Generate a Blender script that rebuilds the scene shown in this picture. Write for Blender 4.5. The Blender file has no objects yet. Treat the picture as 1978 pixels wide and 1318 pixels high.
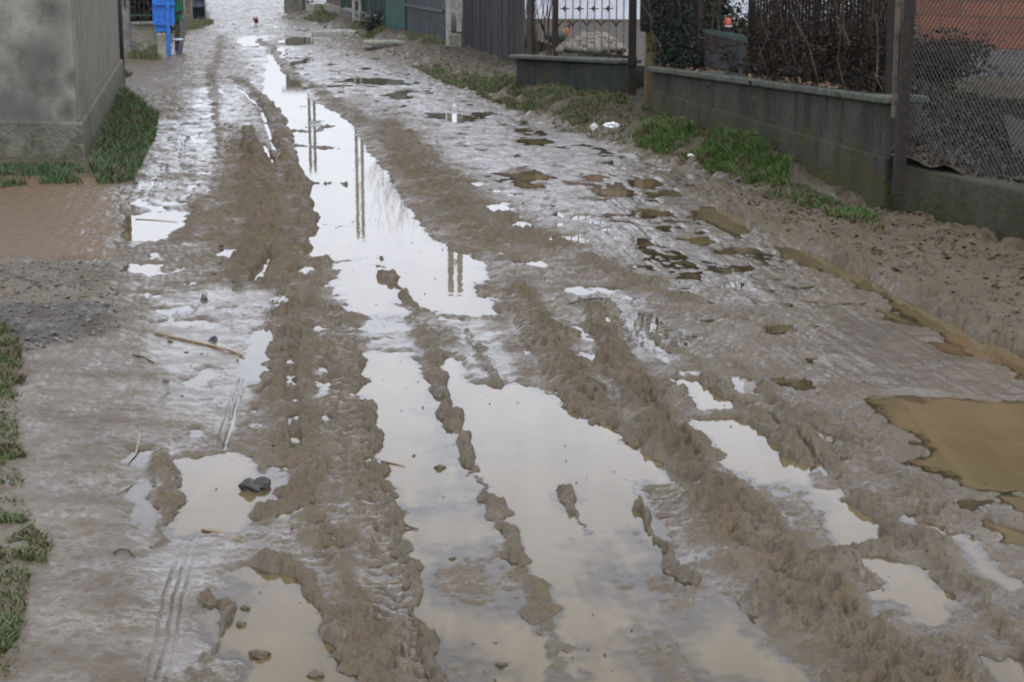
import bpy, bmesh, math, random
import numpy as np
from mathutils import Vector, Matrix
R = math.radians
random.seed(7)
rng = np.random.default_rng(11)
scene = bpy.context.scene
COL = scene.collection

# ------------------------------------------------------------------ camera, sky, sun, exposure
F_PX, CX, CY, EYE = 3600.0, 989.0, 659.0, 2.0
PITCH = math.atan(789.0 / F_PX)
cam = bpy.data.cameras.new('camera')
cam.sensor_width = 36.0
cam.lens = 36.0 * F_PX / 1978.0
cam.clip_start = 0.1
cam.clip_end = 1500.0
camo = bpy.data.objects.new('camera', cam)
COL.objects.link(camo)
camo.location = (0, 0, EYE)
camo.rotation_euler = (math.pi / 2 - PITCH, 0, 0)
scene.camera = camo

SUN_EL, SUN_ROT = R(62), R(160)
world = bpy.data.worlds.new('World')
scene.world = world
world.use_nodes = True
wn = world.node_tree
wn.nodes.clear()
wo = wn.nodes.new('ShaderNodeOutputWorld')
wb = wn.nodes.new('ShaderNodeBackground')
sky = wn.nodes.new('ShaderNodeTexSky')
sky.sky_type = 'NISHITA'
sky.sun_disc = False
sky.sun_elevation = SUN_EL
sky.sun_rotation = SUN_ROT
sky.air_density = 1.0
sky.dust_density = 1.0
sky.ozone_density = 1.0
hs = wn.nodes.new('ShaderNodeHueSaturation')
hs.inputs['Saturation'].default_value = 0.10
wn.links.new(sky.outputs[0], hs.inputs['Color'])
tint = wn.nodes.new('ShaderNodeMix'); tint.data_type = 'RGBA'; tint.blend_type = 'MULTIPLY'
tint.inputs[0].default_value = 1.0
tint.inputs[7].default_value = (0.935, 0.967, 1.075, 1)      # cool light of a closed cloud cover
wn.links.new(hs.outputs[0], tint.inputs[6])
# a closed overcast sky: dullest at the horizon, brighter higher up
tc = wn.nodes.new('ShaderNodeTexCoord'); sx = wn.nodes.new('ShaderNodeSeparateXYZ'); wn.links.new(tc.outputs['Generated'], sx.inputs[0])
gr = wn.nodes.new('ShaderNodeValToRGB'); ge = gr.color_ramp.elements
for e_, (p_, c_) in zip([ge[0], ge[1], ge.new(.5), ge.new(.6)], ((0.0, .50), (.17, .90), (.255, 1.34), (.40, 1.0))): e_.position = p_; e_.color = (c_, c_, c_, 1)
wn.links.new(sx.outputs[2], gr.inputs[0])
ov = wn.nodes.new('ShaderNodeMix'); ov.data_type = 'RGBA'; ov.blend_type = 'MULTIPLY'; ov.inputs[0].default_value = 1.0
wn.links.new(tint.outputs[2], ov.inputs[6]); wn.links.new(gr.outputs[0], ov.inputs[7])
wn.links.new(ov.outputs[2], wb.inputs['Color'])
wb.inputs['Strength'].default_value = 0.12
wn.links.new(wb.outputs[0], wo.inputs['Surface'])

sun = bpy.data.lights.new('sun', 'SUN')
sun.energy = 0.5
sun.angle = R(40)
sun.color = (1.0, 0.97, 0.93)
suno = bpy.data.objects.new('sun', sun)
COL.objects.link(suno)
suno.location = (0, 0, 30)
# the sun stands behind the camera to the left, high up behind the cloud
sd = Vector((math.sin(SUN_ROT) * math.cos(SUN_EL), math.cos(SUN_ROT) * math.cos(SUN_EL), math.sin(SUN_EL)))
suno.rotation_euler = (-sd).to_track_quat('-Z', 'Y').to_euler()

scene.view_settings.view_transform = 'Standard'
scene.view_settings.look = 'None'
scene.view_settings.exposure = 1.38
scene.view_settings.gamma = 1.0
scene.cycles.pixel_filter_type = 'BLACKMAN_HARRIS'
scene.cycles.filter_width = 2.0
scene.cycles.max_bounces = 5
scene.cycles.caustics_reflective = False
scene.cycles.caustics_refractive = False

# ------------------------------------------------------------------ photo pixel <-> place
cp, sp = math.cos(PITCH), math.sin(PITCH)
def ray(px, py):
    u, v = (px - CX) / F_PX, (CY - py) / F_PX
    return Vector((u, cp + v * sp, -sp + v * cp))
def G(px, py, z=0.0):
    d = ray(px, py)
    t = (z - EYE) / d.z
    return Vector((d.x * t, d.y * t, z))
def P(px, py, Y):
    d = ray(px, py)
    t = Y / d.y
    return Vector((d.x * t, Y, EYE + d.z * t))
def Garr(pts):
    return np.array([G(p[0], p[1])[:2] for p in pts])
def mpx(py):            # metres per photo pixel, sideways, on the ground at that row
    return -EYE / ray(CX, py).z / F_PX

# ------------------------------------------------------------------ noise
_perm = rng.permutation(65536).astype(np.int64)
def _h(ix, iy, seed):
    return _perm[(_perm[(ix + seed * 131) & 65535] + iy) & 65535]
def pn(x, y, seed=0):
    x0 = np.floor(x); y0 = np.floor(y)
    fx = (x - x0).astype(np.float32); fy = (y - y0).astype(np.float32)
    ix = x0.astype(np.int64); iy = y0.astype(np.int64)
    def g(dx, dy):
        a = _h(ix + dx, iy + dy, seed).astype(np.float32) * np.float32(2 * np.pi / 65536)
        return np.cos(a) * (fx - dx) + np.sin(a) * (fy - dy)
    sx = fx * fx * fx * (fx * (fx * 6 - 15) + 10); sy = fy * fy * fy * (fy * (fy * 6 - 15) + 10)
    a = g(0, 0); b = g(1, 0); c = g(0, 1); d = g(1, 1)
    return ((a + (b - a) * sx) * (1 - sy) + (c + (d - c) * sx) * sy) * 1.5
def smooth(a, b, x):
    t = np.clip((x - a) / (b - a), 0, 1)
    return t * t * (3 - 2 * t)

# ------------------------------------------------------------------ what lies where on the road (traced on the photo, placed on the ground)
WATER = [  # outline, depth (m), shore softness (m)
 ([(478,92),(520,92),(524,118),(512,150),(516,196),(548,222),(556,262),(560,310),(585,362),(606,395),(617,430),(606,462),(592,490),(648,500),(700,497),(742,508),(775,560),(800,585),(858,606),(940,612),(955,602),(930,582),(905,562),(930,535),(915,505),(862,482),(808,450),(775,405),(750,352),(716,308),(690,268),(668,235),(628,208),(585,190),(575,150),(545,118),(540,95)], .03, .075),
 ([(656,514),(722,502),(772,562),(748,596),(702,606),(662,574)], .03, .075),
 ([(692,686),(766,682),(820,745),(838,800),(848,840),(866,885),(880,930),(920,995),(985,1100),(1045,1210),(1085,1318),(1085,1400),(860,1400),(850,1318),(805,1140),(772,1000),(742,890),(708,780)], .03, .075),
 ([(856,692),(900,742),(958,756),(1002,746),(1060,770),(1110,812),(1200,836),(1250,862),(1280,908),(1208,926),(1250,1008),(1320,1100),(1400,1180),(1440,1240),(1540,1318),(1600,1400),(1125,1400),(1110,1318),(1060,1200),(1000,1070),(938,935),(905,870),(878,780)], .03, .075),
 ([(366,886),(456,878),(482,912),(500,930),(556,958),(545,985),(472,1000),(456,1026),(380,1030),(356,1010),(360,930)], .03, .075),
 ([(456,1110),(560,1096),(588,1150),(592,1190),(622,1240),(664,1290),(660,1318),(640,1360),(470,1360),(484,1310),(500,1270),(425,1240),(412,1190),(458,1150)], .03, .085),
 ([(236,892),(268,870),(284,930),(290,1000),(268,1030),(250,962)], .015, .05),
 ([(1352,816),(1464,814),(1540,886),(1570,930),(1560,946),(1482,925),(1426,906),(1390,860)], .03, .04),
 ([(1566,948),(1608,950),(1698,1020),(1740,1055),(1640,1062),(1592,1012)], .025, .04),
 ([(1640,1072),(1748,1094),(1800,1132),(1832,1166),(1816,1210),(1760,1196),(1700,1150),(1652,1100)], .025, .04),
 ([(1310,732),(1370,732),(1430,790),(1392,802),(1350,790)], .02, .04),
 ([(1500,730),(1560,736),(1592,756),(1540,756)], .015, .04),
 ([(1520,812),(1580,830),(1632,856),(1580,862)], .015, .04),
 ([(1112,630),(1160,628),(1166,656),(1120,656)], .015, .04),
 ([(1212,612),(1282,632),(1332,686),(1252,672),(1230,650)], .015, .04),
 ([(1096,556),(1144,556),(1140,570),(1096,570)], .015, .04),
 ([(1158,556),(1185,556),(1185,566),(1160,566)], .012, .04),
 ([(1700,776),(1740,768),(1800,772),(1850,776),(1910,784),(1978,786),(2060,790),(2060,950),(1978,944),(1930,946),(1886,934),(1866,918),(1826,908),(1798,892),(1806,872),(1794,856),(1804,836),(1772,834),(1742,824),(1730,806),(1712,796)], .03, .085),
 ([(1505,478),(1560,488),(1632,515),(1722,570),(1800,608),(1880,646),(1978,688),(2030,720),(2030,760),(1978,726),(1900,692),(1800,636),(1700,572),(1612,532),(1524,500)], .02, .04),
 ([(1338,404),(1400,404),(1472,440),(1430,452),(1352,420)], .02, .05),
 ([(1226,350),(1252,346),(1272,356),(1236,360)], .02, .06), ([(1252,372),(1300,368),(1326,378),(1270,380)], .02, .06),
 ([(1238,404),(1270,404),(1290,416),(1258,418)], .02, .06), ([(1318,460),(1355,458),(1380,470),(1345,474)], .02, .06),
 ([(1488,630),(1520,630),(1530,642),(1495,642)], .02, .05), ([(1688,596),(1712,598),(1772,628),(1740,626)], .02, .05),
 ([(1800,660),(1840,664),(1880,690),(1830,684)], .012, .05),
 ([(1000,504),(1044,502),(1062,514),(1020,516)], .015, .05), ([(928,392),(975,398),(1008,422),(960,418)], .02, .06),
 ([(975,425),(1010,428),(1036,464),(992,460)], .02, .06),
 ([(246,416),(330,412),(372,426),(302,466),(246,466)], .02, .06), ([(246,510),(300,512),(302,530),(246,530)], .02, .06),
 ([(508,470),(522,478),(528,496),(505,530),(488,548),(494,510)], .02, .05), ([(420,490),(448,482),(462,494),(446,502)], .015, .05),
 ([(1830,1328),(1860,1296),(1978,1276),(2060,1270),(2060,1400),(1800,1400)], .02, .05),
 ([(1822,1020),(1880,1050),(1962,1130),(1940,1138),(1895,1100)], .02, .04), ([(1905,1008),(1960,1022),(2010,1050),(1950,1044)], .02, .04),
 ([(1930,962),(2010,970),(2010,1000),(1960,990)], .02, .04), ([(1420,730),(1460,734),(1470,760),(1432,752)], .012, .05),
 ([(660,158),(700,150),(752,154),(792,166),(735,164),(690,160)], .02, .12), ([(742,184),(770,180),(806,186),(775,192)], .02, .12),
 ([(968,336),(1030,330),(1064,344),(1010,350)], .02, .1), ([(1000,352),(1040,356),(1050,362),(1010,362)], .02, .1),
 ([(1010,270),(1040,268),(1066,276),(1030,279)], .02, .1), ([(830,218),(880,220),(900,228),(845,226)], .02, .1),
 ([(1130,342),(1150,340),(1172,348),(1146,350)], .02, .1), ([(1158,370),(1190,368),(1226,376),(1180,379)], .015, .1),
 ([(1050,462),(1090,458),(1128,466),(1090,472)], .02, .08), ([(870,350),(905,348),(930,356),(890,362)], .015, .08),
 ([(1385,520),(1420,516),(1432,524),(1395,530)], .015, .06), ([(1395,545),(1430,548),(1424,558),(1398,556)], .015, .06),
 ([(1380,484),(1440,478),(1456,488),(1400,492)], .015, .06), ([(560,72),(592,72),(596,86),(566,88)], .03, .2),
 ([(470,72),(494,70),(496,90),(472,90)], .02, .2), ([(330,622),(380,618),(410,626),(350,630)], .012, .05), ([(345,745),(400,714),(420,724),(380,752)], .010, .05),
 ([(1150,690),(1175,680),(1190,715),(1165,712)], .012, .05),
 ([(492,640),(520,640),(530,668),(510,700),(484,740),(480,700)], .010, .05), ([(560,515),(600,510),(610,530),(570,545)], .012, .05),
]
# raised mud: centre line (x, y, width px, height m), lump size m, clay 0..1
RIDGE = [
 ([(1150,600,50,.03),(1190,690,70,.04),(1235,760,85,.045),(1285,830,95,.05),(1360,930,130,.055),(1435,1020,180,.07),(1530,1120,230,.08),(1640,1225,270,.085),(1750,1330,300,.09)], .048, .8),
 ([(610,510,70,.025),(590,600,90,.035),(575,700,100,.04),(580,800,120,.04),(590,900,110,.035),(600,1000,90,.02),(660,1080,80,.02),(690,1150,75,.03),(715,1240,80,.035),(735,1330,90,.035)], .03, .6),
 ([(690,610,36,.016),(690,720,30,.020),(706,800,26,.024),(732,890,26,.028),(748,960,30,.026),(776,1050,26,.024),(812,1200,26,.024),(842,1330,26,.024)], .008, .5),
 ([(795,590,24,.03),(812,640,36,.045),(835,700,40,.045),(862,780,34,.04),(888,850,30,.03),(910,900,20,.030),(940,950,24,.028),(980,1020,44,.026),(1020,1110,58,.025),(1055,1200,64,.024),(1100,1330,70,.024)], .010, .4),
 ([(735,500,20,.03),(752,535,26,.03),(772,560,14,.025),(790,590,18,.03)], .01, .5),
 ([(478,252,26,.09),(498,320,50,.12),(500,400,76,.12),(505,460,60,.10),(470,520,50,.08),(468,560,30,.04)], .04, .9),
 ([(452,150,22,.05),(500,185,30,.06),(535,230,34,.09),(550,290,30,.09),(578,370,40,.08),(594,430,34,.08),(560,500,50,.06),(520,560,50,.04)], .02, .75),
 ([(1000,540,50,.012),(1060,640,70,.016),(1105,720,80,.018),(1150,800,80,.018),(1230,850,60,.02)], .006, .55),
 ([(1420,700,20,.02),(1500,780,30,.035),(1560,850,40,.04),(1640,945,50,.045),(1740,1035,46,.05),(1850,1120,50,.055),(1890,1160,40,.05),(1990,1280,50,.05)], .03, .4),
 ([(1140,505,60,.03),(1200,525,80,.04),(1250,560,80,.03),(1330,580,50,.02)], .03, .5),
 ([(740,240,50,.04),(800,300,90,.06),(870,370,110,.06),(960,450,110,.05),(1080,480,90,.04)], .018, .65),
 ([(1330,372,30,.03),(1400,402,30,.05),(1480,440,36,.06),(1600,485,40,.06),(1740,560,50,.07),(1860,620,50,.07),(1990,690,60,.07)], .03, .3),
 ([(300,880,50,.04),(330,920,60,.045),(322,985,50,.04),(310,1060,40,.02)], .025, .7),
 ([(530,1080,70,.02),(600,1120,50,.03),(625,1190,56,.035),(670,1230,60,.04),(700,1290,60,.04)], .03, .6),
 ([(500,1010,60,.02),(540,985,50,.03),(590,950,60,.03)], .02, .6),
 ([(1590,1072,30,.025),(1660,1062,40,.03),(1740,1060,40,.03)], .02, .5),
 ([(575,354,7,.018),(600,353,9,.020),(655,353,12,.022),(674,357,8,.018)], .008, .3), ([(655,440,14,.018),(690,430,44,.030),(725,440,12,.018)], .014, .4),
 ([(575,436,6,.02),(650,434,6,.02)], .004, .4),
 ([(1085,945,5,.016),(1105,985,9,.021),(1135,1030,16,.019)], .012, .2), ([(1205,920,8,.03),(1235,985,12,.034),(1275,1050,14,.028),(1330,1120,26,.026)], .014, .2),
 ([(905,645,14,.02),(925,690,18,.03),(955,750,22,.03)], .006, .3),
 ([(960,620,60,.02),(1000,690,60,.022),(1030,740,40,.018)], .004, .3), ([(870,640,40,.015),(880,670,40,.015)], .004, .3),
 ([(1230,640,14,.02),(1320,680,30,.03),(1400,760,34,.03),(1470,820,34,.03),(1560,900,40,.035)], .02, .4),
 ([(1560,260,10,0),(1570,262,10,0)], .0, .3),
 ([(560,252,16,.012),(600,256,30,.014),(640,244,16,.014)], .024, .4), ([(580,280,26,.014),(650,288,36,.014)], .024, .4),
 ([(395,380,40,.02),(350,470,50,.02),(420,460,60,.03)], .02, .6),
 ([(1000,330,60,.015),(1040,340,60,.015)], .01, .2), ([(420,1150,20,.02),(440,1170,20,.02),(410,1260,30,.02),(390,1310,40,.03)], .02, .6),
 ([(430,70,14,.015),(420,110,22,.018),(410,150,24,.03),(416,210,18,.02),(425,300,10,.012)], .02, .35),
 ([(500,75,14,.03),(530,100,20,.04),(560,140,26,.03),(640,190,40,.03),(700,240,40,.04)], .02, .6),
]
# grooves: centre line (x, y, width px), depth m
GROOVE = [
 ([(556,548,7),(492,700,7),(462,770,8),(436,868,9)], .014), ([(548,548,6),(480,700,6),(448,770,8),(420,868,9)], .012), ([(540,600,6),(500,680,7),(466,750,8),(446,830,9),(430,872,9)], .009),
 ([(370,1040,7),(343,1130,7),(322,1230,8),(303,1330,8)], .010), ([(352,1045,8),(325,1130,8),(302,1230,9),(282,1330,9)], .008), ([(384,1040,8),(360,1130,8),(340,1230,9),(322,1330,9)], .008),
 ([(1250,770,24),(1300,835,30),(1340,890,30)], .035), ([(900,640,10),(940,720,12)], .012), ([(575,640,30),(560,720,40),(565,800,40),(572,880,30)], .03),
 ([(1480,800,14),(1530,845,16),(1600,920,18)], .02), ([(460,170,10),(505,210,12),(530,290,12)], .03), ([(505,280,16),(522,310,18),(530,330,10)], .08),
]
LUGS = [ # bands of tyre lugs: centre line (x, y, width px), spacing m, height m, slant
 ([(650,600,70),(655,700,80),(670,800,90),(700,900,90),(725,1000,90),(760,1120,100),(782,1240,110),(800,1340,110)], .075, .013, .7),
 ([(1000,560,70),(1050,650,90),(1110,750,110),(1160,820,110)], .085, .020, -.8),
 ([(1150,580,60),(1190,690,80),(1240,770,90),(1300,860,100)], .085, .016, .8),
 ([(560,560,50),(545,650,70),(530,760,80)], .085, .014, -.7),
 ([(760,300,50),(860,390,60),(960,480,70)], .10, .012, .5), ([(1150,850,60),(1260,940,70),(1330,1020,80)], .085, .010, .6),
 ([(1560,780,70),(1660,860,80),(1760,950,90),(1880,1080,100)], .09, .012, .7),
]
# areas: outline, edge softness m, mean shift m, amplitude factor, slick 0..1, clay 0..1
SHALLOW = [ # parts of the puddles where the bed nearly breaks the surface: outline, softness m, how far filled
 ([(540,196),(640,205),(700,275),(712,298),(560,300),(548,230)], .25, .50), ([(560,346),(680,342),(690,360),(580,366)], .12, .6), ([(510,150),(580,150),(600,176),(516,186)], .3, .6),
 ([(762,680),(822,740),(842,800),(870,890),(900,950),(840,960),(800,860),(770,740)], .06, .62), ([(700,930),(930,930),(960,985),(760,1000)], .08, .55), ([(1060,950),(1110,950),(1150,1040),(1320,1120),(1200,1130),(1080,1060)], .06, .5), ([(780,985),(960,985),(1040,1110),(1040,1200),(830,1180)], .08, .6),
 ([(1200,900),(1310,900),(1400,1060),(1460,1240),(1330,1120),(1250,1010)], .06, .48), ([(1060,1030),(1250,1010),(1420,1180),(1560,1330),(1560,1400),(1100,1400),(1090,1180)], .1, .46),
 ([(860,690),(905,690),(960,760),(910,770)], .05, .66), ([(720,1050),(1010,1050),(1110,1330),(1110,1400),(860,1400),(850,1318)], .1, .50), ([(1480,915),(1610,945),(1620,1010),(1560,980)], .06, .55),
 ([(440,1100),(520,1100),(480,1240),(420,1220)], .05, .6), ([(470,925),(560,955),(545,990),(470,990)], .04, .6), ([(230,880),(300,880),(300,1040),(240,1040)], .05, .6),
 ([(1700,770),(1800,765),(1800,860),(1740,830)], .06, .7), ([(1215,612),(1340,690),(1250,680)], .06, .62), ([(1100,550),(1190,552),(1190,575),(1100,575)], .06, .7),
]
AREA = [
 ([(380,-20),(600,-20),(645,62),(590,82),(430,76)], .6, -.0015, 1.5, .55, .0),
 ([(285,176),(470,166),(484,250),(446,332),(268,342)], .3, -.0045, 1.7, .85, .05),
 ([(245,350),(430,346),(402,402),(250,486),(240,420)], .2, -.0065, 1.3, .7, .2),
 ([(860,196),(1100,250),(1300,330),(1500,480),(1580,620),(1320,560),(1000,400),(850,280)], .3, -.003, .75, .72, .15),
 ([(60,690),(420,610),(440,680),(330,830),(240,1318),(150,1400),(0,1400),(0,760)], .12, .005, .40, .36, .0),
 ([(1590,590),(1860,640),(1990,740),(1990,780),(1700,768),(1560,700)], .15, -.002, .30, .7, .15),
 ([(1750,900),(1990,950),(1990,1270),(1880,1150)], .15, -.003, .8, .6, .35),
 ([(-60,345),(238,345),(238,505),(-60,505)], .15, .004, .22, .32, 1.65),
 ([(262,160),(360,160),(360,235),(290,235)], .25, .008, .9, .2, .15),
 ([(690,230),(760,230),(930,390),(1100,470),(1000,505),(880,490),(760,380)], .2, .006, 1.0, .1, .6),
 ([(440,240),(560,330),(610,440),(590,500),(520,560),(440,545),(400,440)], .15, .010, 1.2, .0, .9),
 ([(1400,400),(1720,410),(1990,490),(1990,690),(1740,560),(1480,450)], .15, .020, 1.1, .1, .25),
 ([(1110,570),(1200,560),(1310,640),(1340,700),(1240,700),(1130,680)], .1, -.007, .9, .8, .1),
 ([(1350,800),(1560,880),(1700,1000),(1830,1160),(1820,1230),(1700,1170),(1560,1000),(1420,920)], .1, -.006, .9, .6, .2),
 ([(700,1000),(770,1000),(860,1318),(720,1318)], .08, -.004, .7, .7, .25),
 ([(600,600),(690,610),(700,800),(640,860),(600,760)], .08, -.003, .9, .5, .3),
 ([(1020,760),(1200,830),(1290,920),(1400,1100),(1440,1240),(1320,1110),(1210,930),(1060,790)], .08, -.006, .8, .7, .15),
 ([(860,620),(1010,620),(1050,760),(960,750),(890,720)], .08, -.002, .45, .8, .2),
 ([(690,600),(800,600),(820,690),(692,690)], .08, -.004, .6, .8, .2),
 ([(300,560),(540,560),(520,760),(420,860),(330,800),(300,660)], .12, -.004, .5, .7, .12),
 ([(250,880),(360,860),(380,1300),(300,1300)], .1, -.002, .6, .6, .2),
 ([(430,1000),(620,1010),(640,1110),(470,1110)], .1, -.006, .9, .6, .4),
 ([(300,1040),(470,1040),(450,1300),(300,1318)], .12, -.003, .42, .65, .15),
 ([(470,90),(600,90),(700,180),(560,200),(500,180)], .3, -.006, 1.0, .7, .2),
 ([(650,100),(860,160),(1000,240),(900,260),(700,180)], .4, -.005, 1.0, .8, .1),
 ([(-60,505),(215,515),(235,640),(60,690),(-60,650)], .12, .012, .9, .2, -.75),
]
MOUND = [(1250,246,1320,262,.22,.10),(1375,282,1500,318,.26,.12),(1560,345,1690,385,.24,.06)]
EDGE_R = [(560,10),(590,30),(640,60),(690,72),(740,90),(790,112),(830,136),(900,160),(960,196),(1060,232),(1170,264),(1250,298),(1340,328),(1480,364),(1600,398),(1720,412),(1850,452),(1978,492),(2300,590)]
EDGE_L = [(395,0),(404,40),(360,70),(250,120),(236,170),(300,215),(296,270),(262,345),(190,352),(0,362),(-200,372)]

def seg_dist(X, Y, a, b):
    d = b - a
    L2 = max(float(d @ d), 1e-12)
    t = np.clip(((X - a[0]) * d[0] + (Y - a[1]) * d[1]) / L2, 0, 1)
    ex = X - (a[0] + t * d[0]); ey = Y - (a[1] + t * d[1])
    return np.sqrt(ex * ex + ey * ey), t, d[0] * ey - d[1] * ex
def poly_sdf(X, Y, pts):           # negative inside
    n = len(pts)
    dm = np.full(X.shape, 1e9); inside = np.zeros(X.shape, bool)
    for i in range(n):
        a, b = pts[i], pts[(i + 1) % n]
        d, _, _ = seg_dist(X, Y, a, b)
        dm = np.minimum(dm, d)
        c = ((a[1] > Y) != (b[1] > Y))
        if abs(b[1] - a[1]) > 1e-9:
            inside ^= c & (X < (b[0] - a[0]) * (Y - a[1]) / (b[1] - a[1]) + a[0])
    return np.where(inside, -dm, dm)
def near(X, Y, pts, m):
    lo = pts.min(0) - m; hi = pts.max(0) + m
    return np.nonzero((X > lo[0]) & (X < hi[0]) & (Y > lo[1]) & (Y < hi[1]))[0]
def polyline(X, Y, line):          # distance to a line, interpolated values, length along, side
    g = Garr(line); vals = np.array([l[2:] for l in line], float)
    vals[:, 0] *= [mpx(l[1]) for l in line]
    best = np.full(X.shape, 1e9); out = np.zeros(X.shape + (vals.shape[1],)); s = np.zeros(X.shape); side = np.zeros(X.shape)
    acc = 0.0
    for i in range(len(g) - 1):
        d, t, sd_ = seg_dist(X, Y, g[i], g[i + 1])
        L = float(np.linalg.norm(g[i + 1] - g[i]))
        k = d < best
        best = np.where(k, d, best)
        v = vals[i] + (vals[i + 1] - vals[i]) * t[:, None]
        out[k] = v[k]
        s = np.where(k, acc + t * L, s)
        side = np.where(k, -sd_ / max(L, 1e-6), side)
        acc += L
    return best, out, s, side
edge_r = Garr(EDGE_R)
edge_l = Garr(EDGE_L)
def right_of_edge(X, Y):           # metres beyond the road's right edge (negative on the road)
    xe = np.interp(Y, edge_r[::-1, 1], edge_r[::-1, 0])
    return X - xe
def left_of_edge(X, Y):
    o = np.argsort(edge_l[:, 1])
    xe = np.interp(Y, edge_l[o, 1], edge_l[o, 0])
    return np.where(Y > 15.3, xe - X, -1.0)

def ground(X, Y, fine=True):
    """height and surface values of the muddy ground at world points"""
    X = np.asarray(X, float); Y = np.asarray(Y, float)
    N = X.shape[0]
    D = np.maximum(Y, 3.0)
    far = smooth(12, 35, D)
    # warped coordinates: ragged outlines
    wx = X + .042 * pn(X * 6, Y * 5, 1) + .020 * pn(X * 20, Y * 16, 2) + .007 * pn(X * 55, Y * 45, 7) + .05 * far * pn(X * 3, Y * 1.2, 3)
    wy = Y + (.06 + .15 * far) * pn(X * 5, Y * 3.2, 4) + .03 * pn(X * 18, Y * 14, 5) + .35 * far * pn(X * 1.5, Y * .7, 6)
    mean = np.full(N, .0105); amp = np.full(N, 1.25); slick = np.full(N, .35); clay = np.full(N, .22)
    for pts, soft, dm, am, sl, cl in AREA:
        g = Garr(pts); k = near(X, Y, g, soft * 2)
        if not len(k): continue
        w = 1 - smooth(-soft, soft, poly_sdf(wx[k], wy[k], g))
        mean[k] += dm * w; amp[k] += (am - 1) * w; slick[k] += (sl - slick[k]) * w; clay[k] += (cl - clay[k]) * w
    n1 = pn(X * 3.1, Y * 2.3, 10); n2 = pn(X * 7.5, Y * 6, 11)
    n3 = pn(X * 17, Y * 14, 12); n4 = pn(X * 36, Y * 30, 13); n5 = pn(X * 75, Y * 62, 14)
    fa = 1 - smooth(18, 34, D); fb = 1 - smooth(9, 16, D)
    b2 = 1 - np.abs(pn(wx * 4.6, wy * 7.0, 15)) * 2; b3 = 1 - np.abs(pn(wx * 9.5, wy * 14, 16)) * 2
    b4 = 1 - np.abs(pn(wx * 19, wy * 27, 18)) * 2
    lumps = (.48 * b2 + .40 * n2 + .34 * b3 * (.4 + .6 * fa) + (.24 * b4 + .20 * n3 + .07 * n4) * fa) - .35
    sm = 1 - .62 * smooth(.4, .8, slick)
    rough = .006 * n1 + .0075 * n2 + (.0080 * n3 + .0045 * n4) * (1 - .35 * far) * sm + .0022 * n5 * fb + .010 * far * pn(X * 2.2, Y * .8, 17)
    flood = smooth(.0, .45, pn(X * 1.7, Y * 1.1, 21) + .35 * pn(X * 5, Y * 3, 22))
    mean = mean + .003 - .0085 * flood * smooth(.25, .7, slick) * np.clip(amp, 0, 1)
    dimple = smooth(.22, .55, pn(wx * 5.2, wy * 4.4, 23)) * smooth(.5, .9, amp)
    mean = mean - .013 * dimple
    # long drawn-out streaks where wheel after wheel ran the same way
    ac = X + .14 * Y + .02 * n1
    streak = .0042 * pn(ac * 13, Y * .55, 31) + .0026 * pn(ac * 34, Y * 1.3, 32)
    mean = mean + streak * (1 - smooth(11, 22, D)) * (.1 + 1.0 * np.clip(amp, 0, 1))
    z = mean + rough * amp * (.75 + .5 * np.clip(n1 + .5, 0, 1.2))
    ridge = np.zeros(N); lamp = np.zeros(N)
    for line, lum, cl in RIDGE:
        g = Garr(line); k = near(X, Y, g, .5)
        if not len(k): continue
        d, v, s, side = polyline(wx[k], wy[k], line)
        hw = np.maximum(v[:, 0] * .5, .015)
        w = 1 - smooth(.25, 1.25, d / (hw * (1 + .5 * n2[k] + .4 * n1[k])))
        hgt = .54 * v[:, 1] * w * (.60 + .5 * n1[k])
        ridge[k] = np.maximum(ridge[k], hgt)
        lamp[k] = np.maximum(lamp[k], lum * w)
        clay[k] = np.maximum(clay[k], cl * w); slick[k] *= (1 - .62 * w)
    lug = np.zeros(N)
    for line, sp_, hh, sl in LUGS:
        g = Garr(line); k = near(X, Y, g, .4)
        if not len(k): continue
        d, v, s, side = polyline(wx[k], wy[k], line)
        hw = v[:, 0] * .5
        w = 1 - smooth(.6, 1.1, d / hw)
        ph = s / sp_ + sl * np.abs(side) / sp_ + .35 * n2[k]
        prof = smooth(.15, .4, np.abs((ph % 1.0) - .5) * 1.0)
        lug[k] += 1.7 * hh * w * (prof - .35) * (.6 + .7 * np.clip(n1[k] + .5, 0, 1))
    for line, dep in GROOVE:
        g = Garr(line); k = near(X, Y, g, .3)
        if not len(k): continue
        d, v, s, side = polyline(X[k] + .006 * n2[k], Y[k], line)
        w = 1 - smooth(.3, 1.0, d / (v[:, 0] * .5))
        lug[k] -= dep * w * np.clip(.85 + .6 * n1[k] + .4 * n3[k], 0, 1.2)
    z += (.003 * n4 + .002 * n5 * fb) * np.clip(ridge / .01, 0, 1.4) * fa + ridge * (.85 + .30 * n2 + .15 * n3 * fa + .16 * b3 * fa) + lug + lamp * lumps * .78
    # puddles
    wet = np.zeros(N); shal = np.ones(N)
    for pts, soft, am in SHALLOW:
        g = Garr(pts); k = near(X, Y, g, soft * 2)
        if not len(k): continue
        shal[k] *= 1 - (1 - am) * (1 - smooth(-soft, soft, poly_sdf(wx[k], wy[k], g))) * (.75 + .6 * n1[k])
    shal = np.clip(shal, 0, 1)
    for pts, dep, soft in WATER:
        g = Garr(pts); k = near(X, Y, g, soft * 3 + .1)
        if not len(k): continue
        sdv = poly_sdf(wx[k], wy[k], g)
        w = 1 - smooth(-soft * .6, soft * 1.3, sdv)
        prot = np.clip(1 - ridge[k] / .0095, 0, 1) * shal[k]            # a ridge still stands out of the water
        w = w * prot
        z[k] = z[k] * (1 - w) + (-dep + .25 * dep * n1[k] + .0018 * n3[k] + streak[k]) * w
        wet[k] = np.maximum(wet[k], w)
    # verges
    r = right_of_edge(wx, wy)
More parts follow.
